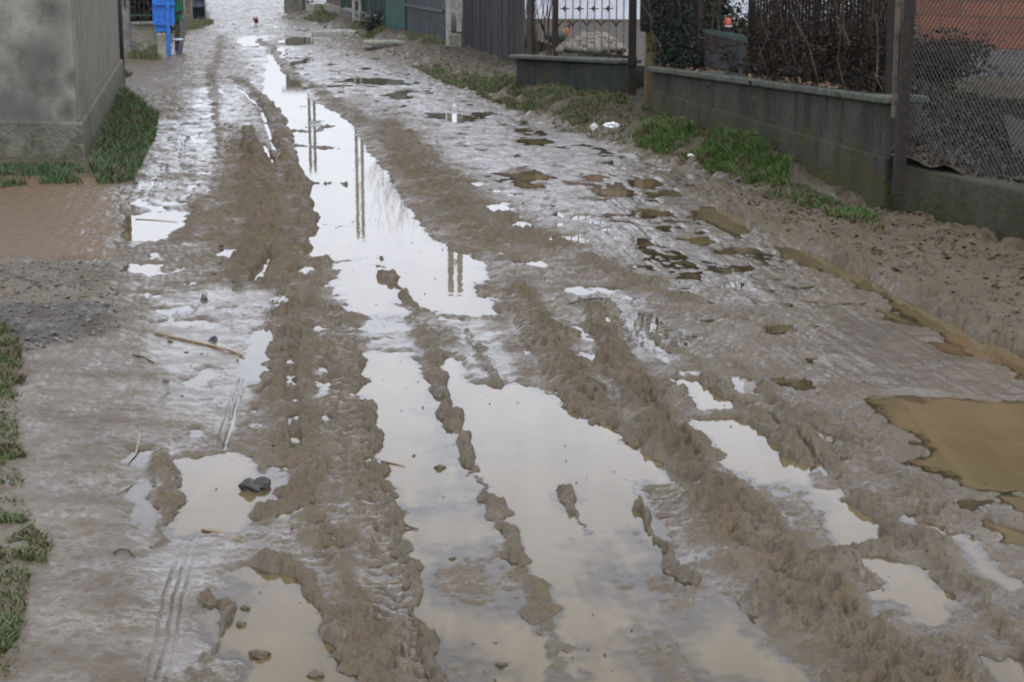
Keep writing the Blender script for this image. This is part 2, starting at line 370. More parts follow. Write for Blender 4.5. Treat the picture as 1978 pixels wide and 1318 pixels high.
    vr = smooth(-.05, .45, r)
    bank = .12 + .10 * smooth(12, 22, Y) + .03 * n1
    for (ax, ay, bx_, by_, rad, hh) in MOUND:
        a_, b_ = G(ax, ay, .18), G(bx_, by_, .18)
        dm_, _, _ = seg_dist(wx, wy, np.array(a_[:2]), np.array(b_[:2]))
        bank = bank + hh * (1 - smooth(.45, 1.0, dm_ / (rad * (1 + .3 * n1))))
    z = z * (1 - vr) + (bank + .034 * lumps * (.5 + .5 * fa) + .014 * n2) * vr
    z += .05 * np.exp(-((r + .02) / .18) ** 2) * np.clip(n2 + .35, 0, 1)
    l = left_of_edge(wx, wy)
    vl = smooth(-.1, .25, l)
    z = z * (1 - vl) + (.035 + .012 * n2 + .008 * n3) * vl
    slick *= (1 - np.maximum(vr, vl))
    clay = np.where(vr > .5, .35, clay)
    # left foreground verge
    return z, slick, clay, np.maximum(vr, vl), wet
def gz(x, y):
    return float(ground(np.array([x]), np.array([y]))[0][0])

# ------------------------------------------------------------------ materials
def new_mat(name):
    m = bpy.data.materials.new(name); m.use_nodes = True
    nt = m.node_tree; nt.nodes.clear()
    out = nt.nodes.new('ShaderNodeOutputMaterial')
    b = nt.nodes.new('ShaderNodeBsdfPrincipled')
    nt.links.new(b.outputs[0], out.inputs[0])
    return m, nt, b
def N_(nt, kind, **kw):
    n = nt.nodes.new('ShaderNode' + kind)
    for k, v in kw.items():
        if k.startswith('i_'):
            key = k[2:]
            n.inputs[int(key) if key.isdigit() else key.replace('_', ' ')].default_value = v
        else:
            setattr(n, k, v)
    return n
def noise(nt, vec, scale, detail=4, rough=.55, dist=0.0):
    n = N_(nt, 'TexNoise'); n.inputs['Scale'].default_value = scale
    n.inputs['Detail'].default_value = detail; n.inputs['Roughness'].default_value = rough
    n.inputs['Distortion'].default_value = dist
    if vec is not None: nt.links.new(vec, n.inputs['Vector'])
    return n.outputs['Fac']
def ramp(nt, fac, stops):
    r = N_(nt, 'ValToRGB'); e = r.color_ramp.elements
    while len(e) < len(stops): e.new(.5)
    for i, (p, c) in enumerate(stops):
        e[i].position = p
        e[i].color = (*c, 1) if isinstance(c, tuple) else (c, c, c, 1)
    nt.links.new(fac, r.inputs[0])
    return r.outputs[0]
def mixc(nt, fac, a, b, mode='MIX'):
    m = N_(nt, 'Mix', data_type='RGBA', blend_type=mode)
    for sock, v in ((m.inputs[0], fac), (m.inputs[6], a), (m.inputs[7], b)):
        if isinstance(v, (int, float)): sock.default_value = v
        elif isinstance(v, tuple): sock.default_value = (*v, 1)
        else: nt.links.new(v, sock)
    return m.outputs[2]
def math_(nt, op, a, b=None, clamp=False):
    m = N_(nt, 'Math', operation=op, use_clamp=clamp)
    for i, v in enumerate((a, b)):
        if v is None: continue
        if isinstance(v, (int, float)): m.inputs[i].default_value = v
        else: nt.links.new(v, m.inputs[i])
    return m.outputs[0]
def maprange(nt, v, a, b, c=0.0, d=1.0):
    m = N_(nt, 'MapRange'); nt.links.new(v, m.inputs[0])
    for i, q in enumerate((a, b, c, d)): m.inputs[i + 1].default_value = q
    return m.outputs[0]
def bump(nt, b, h, strength=.3, dist=.01):
    n = N_(nt, 'Bump'); n.inputs['Strength'].default_value = strength; n.inputs['Distance'].default_value = dist
    nt.links.new(h, n.inputs['Height']); nt.links.new(n.outputs[0], b.inputs['Normal'])
def coords(nt, world=False):
    if world: return N_(nt, 'NewGeometry').outputs['Position']
    return N_(nt, 'TexCoord').outputs['Object']
def sep(nt, v):
    s = N_(nt, 'SeparateXYZ'); nt.links.new(v, s.inputs[0]); return s.outputs

def mud_material():
    m, nt, b = new_mat('mud')
    v = coords(nt, True)
    at = lambda n: N_(nt, 'Attribute', attribute_name=n).outputs['Fac']
    slick, clay, verge = at('slick'), at('clay'), at('verge')
    n1 = noise(nt, v, 2.2, 6, .6); n2 = noise(nt, v, 14, 5, .6); n3 = noise(nt, v, 60, 4, .6)
    grey = ramp(nt, n1, [(.3, (.084, .066, .040)), (.7, (.132, .106, .069))])
    tan = ramp(nt, n2, [(.3, (.056, .039, .019)), (.7, (.122, .088, .047))])
    f = math_(nt, 'ADD', clay, maprange(nt, n2, .3, .7, -.25, .25), True)
    c = mixc(nt, f, grey, tan)
    c = mixc(nt, math_(nt, 'SUBTRACT', clay, 1.0, True), c, (.150, .092, .044))
    c = mixc(nt, math_(nt, 'MULTIPLY', clay, -1.0, True), c, (.036, .032, .026))
    dk = mixc(nt, maprange(nt, n3, .35, .65, .0, .55), c, (.040, .031, .019))
    soil = ramp(nt, n2, [(.3, (.034, .029, .018)), (.55, (.060, .052, .034)), (.75, (.092, .080, .055))])
    col = mixc(nt, math_(nt, 'MULTIPLY', verge, .85), mixc(nt, .35, c, dk), soil)
    nt.links.new(col, b.inputs['Base Color'])
    rg = math_(nt, 'SUBTRACT', .60, math_(nt, 'MULTIPLY', slick, .36))
    rg = math_(nt, 'ADD', rg, maprange(nt, n2, .3, .7, -.10, .12))
    rg = math_(nt, 'ADD', rg, math_(nt, 'MULTIPLY', verge, .2), True)
    nt.links.new(rg, b.inputs['Roughness'])
    n4 = noise(nt, v, 3.4, 5, .62)
    cw = math_(nt, 'ADD', math_(nt, 'MULTIPLY', slick, 1.25), maprange(nt, n4, .35, .65, -.55, .30))
    cw = math_(nt, 'SUBTRACT', cw, math_(nt, 'MULTIPLY', verge, .9), True)
    nt.links.new(cw, b.inputs['Coat Weight'])
    nt.links.new(maprange(nt, n2, .3, .7, .16, .36), b.inputs['Coat Roughness']); b.inputs['Coat IOR'].default_value = 1.36
    b.inputs['IOR'].default_value = 1.42
    h = math_(nt, 'ADD', math_(nt, 'MULTIPLY', n3, .6), noise(nt, v, 170, 3, .6))
    bump(nt, b, h, .6, .010)
    return m
def water_material():
    """silty water: sky on its surface, clear over the shallowest margin, opaque with silt where it is deeper"""
    m, nt, b = new_mat('muddy_water')
    out = [n for n in nt.nodes if n.type == 'OUTPUT_MATERIAL'][0]
    nt.nodes.remove(b)
    v = coords(nt, True)
    mp = N_(nt, 'Mapping'); mp.inputs['Rotation'].default_value = (0, 0, R(-12)); mp.inputs['Scale'].default_value = (7, .55, 1); nt.links.new(v, mp.inputs[0])
    n1 = math_(nt, 'ADD', math_(nt, 'MULTIPLY', noise(nt, v, 1.6, 5, .6, 1.0), .5), math_(nt, 'MULTIPLY', noise(nt, mp.outputs[0], 1.0, 4, .55, .6), .5))
    dif = N_(nt, 'BsdfDiffuse'); nt.links.new(ramp(nt, n1, [(.36, (.096, .072, .034)), (.62, (.142, .110, .058))]), dif.inputs['Color'])
    glo = N_(nt, 'BsdfGlossy'); glo.inputs['Roughness'].default_value = .02; glo.inputs['Color'].default_value = (1, 1, 1, 1)
    tr = N_(nt, 'BsdfTransparent'); tr.inputs['Color'].default_value = (.80, .77, .70, 1)
    dep = N_(nt, 'Attribute', attribute_name='depth').outputs['Fac']
    f = maprange(nt, math_(nt, 'ADD', dep, maprange(nt, n1, .35, .65, -.003, .003)), .000, .018); f.node.clamp = True
    m1 = N_(nt, 'MixShader'); nt.links.new(f, m1.inputs[0]); nt.links.new(tr.outputs[0], m1.inputs[1]); nt.links.new(dif.outputs[0], m1.inputs[2])
    fr = N_(nt, 'Fresnel'); fr.inputs['IOR'].default_value = 1.35
    bp = N_(nt, 'Bump'); bp.inputs['Strength'].default_value = .03; bp.inputs['Distance'].default_value = .01
    nt.links.new(noise(nt, v, 9, 2, .5), bp.inputs['Height'])
    for n in (glo, fr): nt.links.new(bp.outputs[0], n.inputs['Normal'])
    m2 = N_(nt, 'MixShader'); nt.links.new(fr.outputs[0], m2.inputs[0]); nt.links.new(m1.outputs[0], m2.inputs[1]); nt.links.new(glo.outputs[0], m2.inputs[2])
    nt.links.new(m2.outputs[0], out.inputs[0])
    return m
MUD = mud_material()
WATERM = water_material()

# ------------------------------------------------------------------ ground meshes
def set_kind(o, kind='structure'):
    o['kind'] = kind
    return o
def grid_faces(nr, nc):
    i = np.arange(nr * nc, dtype=np.int32).reshape(nr, nc)
    return np.stack([i[:-1, :-1], i[:-1, 1:], i[1:, 1:], i[1:, :-1]], -1).reshape(-1, 4)
def np_mesh(name, V, Fq, mat, attrs=None, smooth_=True):
    used = np.unique(Fq); rem = np.full(len(V), -1, np.int32); rem[used] = np.arange(len(used), dtype=np.int32)
    V = V[used]; Fq = rem[Fq]
    me = bpy.data.meshes.new(name)
    me.vertices.add(len(V)); me.vertices.foreach_set('co', V.astype(np.float32).ravel())
    k = Fq.shape[1]
    me.loops.add(Fq.size); me.loops.foreach_set('vertex_index', Fq.astype(np.int32).ravel())
    me.polygons.add(len(Fq)); me.polygons.foreach_set('loop_start', np.arange(0, Fq.size, k, dtype=np.int32))
    me.update(calc_edges=True)
    if smooth_: me.polygons.foreach_set('use_smooth', np.ones(len(Fq), bool))
    for n, a in (attrs or {}).items():
        at = me.attributes.new(n, 'FLOAT', 'POINT'); at.data.foreach_set('value', a[used].astype(np.float32))
    me.materials.append(mat)
    o = bpy.data.objects.new(name, me); COL.objects.link(o)
    return o
FAST_GRID = False
def rows(d0, d1, s, n):
    a = d0 ** -.3; b_ = d1 ** -.3
    return (a + (b_ - a) * np.linspace(0, 1, n)) ** (-1 / .3)
NR, NI, NO = 1720, 1250, 64
NC = NI + 2 * NO
dist = rows(3.75, 75, 0, NR)
side_ = .004 * (1.105 ** np.arange(1, NO + 1) - 1) / .105; side_ *= 4.2 / side_[-1]        # coarser margins, four metres to either side
lat = np.linspace(-1, 1, NI)
half = .25 + .298 * dist[:, None]
GX = np.concatenate([-half - side_[None, ::-1], lat[None, :] * half, half + side_[None, :]], 1).ravel()
GY = np.repeat(dist, NC)
chunks = [ground(GX[i:i + 250000], GY[i:i + 250000]) for i in range(0, len(GX), 250000)]
GZ, SL, CL, VG, WT = [np.concatenate([c[j] for c in chunks]) for j in range(5)]
FQ = grid_faces(NR, NC)
isv = VG[FQ].mean(1) > .5
V3 = np.stack([GX, GY, GZ], 1)
att = {'slick': SL, 'clay': CL, 'verge': VG}
set_kind(np_mesh('mud_road', V3, FQ[~isv], MUD, att))
set_kind(np_mesh('verge', V3, FQ[isv], MUD, att))
del chunks
# the same ground, coarser, out to the horizon: lies a hand below the fine sheet where that one is
ys = np.concatenate([np.linspace(-30, 3.6, 40), np.linspace(3.9, 60, 150), 60 * 1.06 ** np.arange(1, 50)])
xs = np.concatenate([-30 * 1.12 ** np.arange(30, 0, -1), np.linspace(-30, 30, 200), 30 * 1.12 ** np.arange(1, 31)])
BX, BY = [a.ravel() for a in np.meshgrid(xs, ys)]
bz, bs, bc, bv, bw = ground(BX, BY)
inside = (np.abs(BX) < 4.35 + .298 * BY) & (BY > 3.9) & (BY < 74)
BZ = np.where(inside, np.minimum(bz, 0) - .10, np.where((bv > .5) | (np.abs(BX) > 12), bz - .006, np.maximum(bz, .004) - .006))
edge_in = (np.abs(BX) < .25 + .298 * BY + 4.5) & (BY > 3.4) & (BY < 75.5) & ~inside
BZ = np.where(edge_in, np.minimum(BZ, -.05), BZ)
set_kind(np_mesh('ground', np.stack([BX, BY, BZ], 1), grid_faces(len(ys), len(xs)), MUD, {'slick': bs, 'clay': bc, 'verge': bv}))
# standing water: one level sheet that the mud rises out of
wetf = (GZ[FQ].min(1) < .002) & ~isv
set_kind(np_mesh('puddle_water', np.stack([GX, GY, np.zeros_like(GX)], 1), FQ[wetf], WATERM, {'depth': np.clip(-GZ, 0, .05)}))

# ------------------------------------------------------------------ mesh helpers
class MB:
    """collects boxes, bars, tubes and sheets; build() links them as ONE mesh object"""
    def __init__(self): self.v, self.f = [], []
    def quad(self, a, b, c, d):
        n = len(self.v); self.v += [tuple(a), tuple(b), tuple(c), tuple(d)]; self.f.append((n, n + 1, n + 2, n + 3))
    def tri(self, a, b, c):
        n = len(self.v); self.v += [tuple(a), tuple(b), tuple(c)]; self.f.append((n, n + 1, n + 2))
    def hexa(self, p):                     # 8 corners: bottom ring then top ring
        n = len(self.v); self.v += [tuple(q) for q in p]
        for q in ((3, 2, 1, 0), (4, 5, 6, 7), (0, 1, 5, 4), (1, 2, 6, 5), (2, 3, 7, 6), (3, 0, 4, 7)):
            self.f.append(tuple(n + i for i in q))
    def box(self, c, s, rz=0.0, taper=1.0):
        c = Vector(c); h = Vector(s) / 2; m = Matrix.Rotation(rz, 3, 'Z')
        p = []
        for z, k in ((-h.z, 1.0), (h.z, taper)):
            for x, y in ((-h.x, -h.y), (h.x, -h.y), (h.x, h.y), (-h.x, h.y)):
                p.append(c + m @ Vector((x * k, y * k, z)))
        self.hexa(p)
    def slab(self, a, b, thick, z0a, z1a, z0b=None, z1b=None):      # upright slab between two plan points
        a = Vector((a[0], a[1], 0)); b = Vector((b[0], b[1], 0))
        z0b = z0a if z0b is None else z0b; z1b = z1a if z1b is None else z1b
        d = (b - a).normalized(); n = Vector((-d.y, d.x, 0)) * thick / 2
        Z = Vector((0, 0, 1))
        self.hexa([a - n + Z * z0a, b - n + Z * z0b, b + n + Z * z0b, a + n + Z * z0a,
                   a - n + Z * z1a, b - n + Z * z1b, b + n + Z * z1b, a + n + Z * z1a])
    def bar(self, a, b, w, h=None, up=(0, 0, 1)):
        a, b = Vector(a), Vector(b); h = w if h is None else h
        d = (b - a).normalized(); up = Vector(up)
        if abs(d.dot(up)) > .95: up = Vector((0, 1, 0))
        x = d.cross(up).normalized() * w / 2; y = x.cross(d).normalized() * h / 2
        self.hexa([a - x - y, a + x - y, a + x + y, a - x + y, b - x - y, b + x - y, b + x + y, b - x + y])
    def tube(self, pts, r, n=6, cap=True):
        pts = [Vector(p) for p in pts]; rs = r if isinstance(r, (list, tuple)) else [r] * len(pts)
        base = len(self.v)
        for i, p in enumerate(pts):
            d = (pts[min(i + 1, len(pts) - 1)] - pts[max(i - 1, 0)]).normalized()
            u = Vector((0, 0, 1)) if abs(d.z) < .9 else Vector((1, 0, 0))
            x = d.cross(u).normalized(); y = x.cross(d).normalized()
            for k in range(n):
                a = 2 * math.pi * k / n
                self.v.append(tuple(p + (x * math.cos(a) + y * math.sin(a)) * rs[i]))
        for i in range(len(pts) - 1):
            for k in range(n):
                k2 = (k + 1) % n
                self.f.append((base + i * n + k, base + i * n + k2, base + (i + 1) * n + k2, base + (i + 1) * n + k))
        if cap:
            self.f.append(tuple(base + k for k in range(n))[::-1])
            self.f.append(tuple(base + (len(pts) - 1) * n + k for k in range(n)))
    def lathe(self, c, prof, n=14):        # prof: (radius, z)
        c = Vector(c); self.tube([c + Vector((0, 0, z)) for _, z in prof], [max(r_, .0005) for r_, _ in prof], n)
    def blob(self, c, r, sub=1, jit=.25, seed=0, flat=1.0):
        bm = bmesh.new(); bmesh.ops.create_icosphere(bm, subdivisions=sub, radius=1.0)
        rd = random.Random(seed); base = len(self.v)
        ph = [rd.uniform(0, 6.28) for _ in range(6)]
        r = Vector(r) if hasattr(r, '__len__') else Vector((r, r, r))
        for v in bm.verts:
            q = v.co
            k = 1 + jit * (math.sin(q.x * 3.1 + ph[0]) * math.sin(q.y * 3.3 + ph[1]) + .6 * math.sin(q.z * 5 + ph[2] + q.x * 4) * math.sin(q.y * 6 + ph[3]))
            self.v.append((c[0] + q.x * r.x * k, c[1] + q.y * r.y * k, c[2] + q.z * r.z * k * flat))
        for f in bm.faces: self.f.append(tuple(base + v.index for v in f.verts))
        bm.free()
    def build(self, name, mat, parent=None, smooth_=False, bevel=0.0):
        me = bpy.data.meshes.new(name)
        off = parent.location if parent is not None and parent.parent is None else Vector((0, 0, 0))
        if parent is not None and parent.parent is not None: off = parent.parent.location
        me.from_pydata([(v[0] - off.x, v[1] - off.y, v[2] - off.z) for v in self.v], [], self.f)
        me.materials.append(mat)
        if smooth_: me.polygons.foreach_set('use_smooth', [True] * len(me.polygons))
        me.update()
        o = bpy.data.objects.new(name, me); COL.objects.link(o)
        if parent is not None: o.parent = parent
        if bevel:
            bv = o.modifiers.new('bevel', 'BEVEL'); bv.width = bevel; bv.segments = 2; bv.limit_method = 'ANGLE'
        return o
def tag(o, label=None, cat=None, group=None, kind=None):
    if label: o['label'] = label
    if cat: o['category'] = cat
    if group: o['group'] = group
    if kind: o['kind'] = kind
    return o
def thing(name, label, cat, loc, group=None):
    o = bpy.data.objects.new(name, None); o.empty_display_size = .2
    COL.objects.link(o); o.location = loc
    return tag(o, label, cat, group)
def add_stains(mat, spots, colour):
    nt = mat.node_tree; b = [n for n in nt.nodes if n.type == 'BSDF_PRINCIPLED'][0]
    v = coords(nt, True); n = noise(nt, v, 2.6, 5, .65); col = b.inputs['Base Color'].links[0].from_socket; acc = None
    for (c_, r_) in spots:
        d = N_(nt, 'VectorMath', operation='DISTANCE'); nt.links.new(v, d.inputs[0]); d.inputs[1].default_value = c_
        f = maprange(nt, math_(nt, 'ADD', math_(nt, 'DIVIDE', d.outputs['Value'], r_), math_(nt, 'MULTIPLY', n, 3.0)), 2.75, 1.5, 0, .8)
        acc = f if acc is None else math_(nt, 'MAXIMUM', acc, f)
    nt.links.new(mixc(nt, acc, col, colour), b.inputs['Base Color'])
def solid(name, c1, c2, rough=.7, scale=8.0, c3=None, scale3=30.0, bs=.25, bd=.01, metal=0.0, streak=None):
    """weathered solid colour: two tones over noise, optional dirt tone, optional stretched streaks"""
    m, nt, b = new_mat(name)
    v = coords(nt, True)
    col = ramp(nt, noise(nt, v, scale, 5, .6), [(.32, c1), (.68, c2)])
    n2 = noise(nt, v, scale3, 4, .6)
    if c3: col = mixc(nt, maprange(nt, n2, .48, .66), col, c3)
    if streak:
        mp = N_(nt, 'Mapping'); mp.inputs['Scale'].default_value = (14, 14, .9); nt.links.new(v, mp.inputs[0])
        s = noise(nt, mp.outputs[0], 1.0, 4, .6)
        col = mixc(nt, maprange(nt, s, .46, .64, 0, .85), col, streak)
    nt.links.new(col, b.inputs['Base Color'])
    b.inputs['Roughness'].default_value = rough; b.inputs['Metallic'].default_value = metal
    bump(nt, b, n2, bs, bd)
    return m
def mossy(name, c1, c2, dark, moss, z_lo, z_hi, moss_amt=.5, streaks=True, scale=3.0, bs=.9, bd=.035):
    """rough cement with damp dark stains, run marks and moss that keeps to the foot"""
    m, nt, b = new_mat(name)
    v = coords(nt, True)
    n1 = noise(nt, v, scale, 6, .6); n2 = noise(nt, v, 22, 5, .65); n3 = noise(nt, v, 1.3, 4, .55)
    col = ramp(nt, n1, [(.3, c1), (.7, c2)])
    col = mixc(nt, maprange(nt, n3, .50, .66, 0, .8), col, dark)
    if streaks:
        mp = N_(nt, 'Mapping'); mp.inputs['Scale'].default_value = (6, 6, .7); nt.links.new(v, mp.inputs[0])
        s = noise(nt, mp.outputs[0], 1.0, 4, .6)
        col = mixc(nt, maprange(nt, math_(nt, 'ADD', s, math_(nt, 'MULTIPLY', n2, .22)), .58, .70, 0, .7), col, dark)
    z = sep(nt, v)[2]
    foot = maprange(nt, z, z_hi, z_lo)
    f = math_(nt, 'ADD', math_(nt, 'MULTIPLY', foot, moss_amt), maprange(nt, noise(nt, v, 5.0, 5, .65), .42, .62, -.45, .35), True)
    mosc = mixc(nt, n2, moss, tuple(q * .45 for q in moss))
    col = mixc(nt, f, col, mosc)
    nt.links.new(col, b.inputs['Base Color'])
    b.inputs['Roughness'].default_value = .85
    bump(nt, b, math_(nt, 'ADD', n2, math_(nt, 'MULTIPLY', n1, .8)), bs, bd)
    return m
M = dict(
    wall_left=mossy('damp_cement', (.190, .182, .152), (.265, .254, .215), (.058, .060, .052), (.075, .080, .035), 0.0, .35, .55, False, 1.6, .45, .015),
    plaster_side=mossy('side_plaster', (.180, .170, .134), (.225, .208, .166), (.130, .125, .102), (.085, .085, .040), 0.0, .55, .55, False),
    post_grey=solid('grey_post', (.12, .12, .11), (.20, .20, .18), .8, 4, (.07, .07, .06)),
    dark=solid('dark_gap', (.02, .02, .02), (.035, .033, .03), .8),
    beige=mossy('beige_render', (.21, .20, .15), (.28, .26, .20), (.11, .10, .07), (.07, .075, .03), 0.0, .35, .5, False),
    blue=solid('blue_paint', (.020, .125, .46), (.028, .165, .56), .45, 6, (.016, .08, .30), 20),
    green=solid('green_paint', (.012, .155, .075), (.016, .20, .10), .5, 6),
    navy=solid('navy_plastic', (.006, .014, .022), (.012, .022, .034), .45, 6),
    cap=solid('pale_blue_cap', (.30, .42, .46), (.42, .55, .58), .3, 20),
    indigo=solid('indigo_paint', (.022, .022, .075), (.035, .03, .10), .5, 10),
    wood=solid('grey_wood', (.10, .085, .06), (.19, .16, .115), .85, 4, (.055, .045, .032), 18, streak=(.07, .06, .045)),
    wood_moss=solid('mossy_wood', (.13, .10, .05), (.20, .16, .075), .85, 6, (.085, .095, .02), 9, streak=(.12, .055, .025)),
    concrete=solid('pale_concrete', (.25, .255, .23), (.36, .36, .33), .85, 5, (.15, .15, .12), 24),
    concrete_moss=solid('mossy_concrete', (.16, .165, .13), (.26, .26, .22), .9, 6, (.09, .095, .045), 14),
    boards=solid('tarred_boards', (.020, .021, .021), (.040, .041, .041), .9, 3, (.012, .013, .013), 20, streak=(.055, .057, .057)),
    sheet=solid('grey_sheet', (.045, .058, .062), (.085, .105, .112), .55, 2, (.05, .052, .05), 9, metal=.2, streak=(.035, .045, .045)),
    green_dark=solid('dark_green_paint', (.008, .032, .024), (.016, .055, .040), .6, 5, (.025, .03, .027), 18),
    green_gate=solid('bottle_green_paint', (.007, .050, .036), (.010, .072, .052), .55, 5, (.018, .03, .024), 18),
    iron=solid('dark_iron', (.007, .0065, .0055), (.015, .012, .010), .85, 12, (.035, .02, .012), 30),
    rust=solid('brown_iron', (.016, .010, .007), (.032, .019, .014), .85, 12, (.02, .014, .012), 30),
    iron_grey=solid('grey_iron', (.08, .085, .085), (.13, .135, .13), .6, 12, (.05, .04, .035), 30),
    garden=mossy('garden_wall_cement', (.036, .035, .027), (.078, .073, .056), (.009, .011, .009), (.070, .064, .008), .06, .62, 1.05, True),
    garden_far=mossy('low_wall_cement', (.030, .036, .032), (.055, .060, .050), (.012, .018, .016), (.070, .066, .018), .1, .6, .5, True, 2),
    coping=solid('mossy_coping', (.058, .066, .050), (.118, .128, .104), .85, 5, (.032, .042, .016), 14),
    kerb=mossy('plinth_cement', (.040, .038, .025), (.072, .066, .042), (.015, .016, .011), (.040, .044, .006), .0, .4, 1.0, False),
    brick=None, plinth_grey=solid('grey_render', (.135, .135, .125), (.19, .19, .175), .85, 4, (.10, .10, .09), 16),
    olive=solid('olive_render', (.125, .110, .075), (.185, .165, .115), .9, 3, (.085, .075, .05), 18),
    white=solid('white_render', (.56, .58, .64), (.64, .66, .72), .8, 2, (.50, .52, .57), 9),
    white_gate=solid('white_paint', (.62, .65, .66), (.70, .72, .73), .6, 2),
    house_grey=solid('weathered_render', (.10, .10, .085), (.16, .155, .13), .9, 3, (.07, .07, .06), 12),
    dull_red=solid('red_brown_paint', (.055, .022, .018), (.085, .035, .028), .7, 4),
    tile=None,
    hen=solid('russet_feathers', (.30, .085, .025), (.42, .15, .05), .8, 40, (.16, .05, .02), 70),
    hen_dark=solid('dark_feathers', (.006, .022, .018), (.012, .035, .028), .5, 40),
    hen_maroon=solid('maroon_feathers', (.085, .014, .018), (.15, .026, .03), .7, 60, (.02, .008, .008), 90),
    comb=solid('red_comb', (.40, .02, .015), (.5, .03, .02), .5, 20),
    beak=solid('horn_yellow', (.45, .30, .06), (.5, .34, .1), .5, 20),
    stone=solid('field_stone', (.15, .135, .105), (.26, .235, .19), .85, 6, (.09, .08, .062), 25),
    stone_dark=solid('dark_wet_stone', (.022, .022, .020), (.050, .049, .045), .75, 20, (.10, .10, .095), 40),
    red_cloth=solid('coral_plastic', (.42, .085, .06), (.50, .12, .085), .5, 20),
    plastic=solid('white_plastic', (.60, .64, .62), (.76, .79, .77), .4, 20),
    paper=solid('grey_paper', (.42, .43, .40), (.56, .56, .52), .7, 30),
    straw=solid('dry_straw', (.16, .10, .04), (.30, .21, .10), .7, 30),
    twig=solid('brown_twig', (.045, .032, .022), (.085, .062, .042), .8, 40),
    pale_reed=solid('pale_reed', (.22, .185, .135), (.34, .30, .23), .8, 30),
    dry_leaf=solid('dry_leaf', (.045, .030, .016), (.110, .072, .036), .75, 25),
    dark_leaf=solid('rotting_leaf', (.014, .010, .0065), (.040, .029, .019), .95, 25),
    ever_leaf=solid('dark_green_leaf', (.005, .012, .006), (.011, .024, .010), .75, 15),
    wire=solid('grey_wire', (.045, .045, .042), (.085, .083, .078), .6, 20, metal=.3),
)
def brick_material():
    m, nt, b = new_mat('orange_brick')
    v = coords(nt)
    br = N_(nt, 'TexBrick'); nt.links.new(v, br.inputs['Vector'])
    mp = N_(nt, 'Mapping'); mp.inputs['Rotation'].default_value = (math.pi / 2, 0, 0)
    nt.links.new(v, mp.inputs[0]); nt.links.new(mp.outputs[0], br.inputs['Vector'])
    br.inputs['Color1'].default_value = (.29, .105, .060, 1); br.inputs['Color2'].default_value = (.21, .075, .045, 1)
    br.inputs['Mortar'].default_value = (.14, .075, .05, 1)
    br.inputs['Scale'].default_value = 1.0; br.inputs['Mortar Size'].default_value = .010
    br.inputs['Brick Width'].default_value = .30; br.inputs['Row Height'].default_value = .135
    n = noise(nt, coords(nt, True), 5, 5, .6)
    nt.links.new(mixc(nt, maprange(nt, n, .35, .7, 0, .5), br.outputs['Color'], (.24, .12, .065)), b.inputs['Base Color'])
    b.inputs['Roughness'].default_value = .9
    bump(nt, b, br.outputs['Fac'], -.5, .02)
    return m
def tile_material():
    m, nt, b = new_mat('brown_tile')
    v = coords(nt, True)
    w = N_(nt, 'TexWave'); w.inputs['Scale'].default_value = 1.6; w.inputs['Distortion'].default_value = .6
    nt.links.new(v, w.inputs['Vector'])
    n = noise(nt, v, 4, 5, .6)
    nt.links.new(ramp(nt, n, [(.3, (.055, .036, .024)), (.7, (.115, .070, .045))]), b.inputs['Base Color'])
    b.inputs['Roughness'].default_value = .85
    bump(nt, b, w.outputs['Fac'], .6, .05)
    return m
M['brick'] = brick_material(); M['tile'] = tile_material()
def grass_material(name, a, b_, dry, dry_amt):
    m, nt, b = new_mat(name)
    v = coords(nt, True)
    n = noise(nt, v, 6, 4, .6); n2 = noise(nt, v, 90, 2, .6)
    col = ramp(nt, n2, [(.3, a), (.7, b_)])
    col = mixc(nt, maprange(nt, n, .62 - dry_amt, .72 - dry_amt * .7, 0, 1), col, dry)
    nt.links.new(col, b.inputs['Base Color']); b.inputs['Roughness'].default_value = .6
    return m
GRASS_DARK = grass_material('dark_grass', (.022, .055, .012), (.045, .095, .022), (.075, .060, .025), .16)
GRASS_LUSH = grass_material('lush_grass', (.030, .072, .008), (.075, .150, .020), (.080, .070, .026), .16)
GRASS_DULL = grass_material('dull_grass', (.042, .072, .016), (.075, .110, .028), (.105, .085, .040), .18)

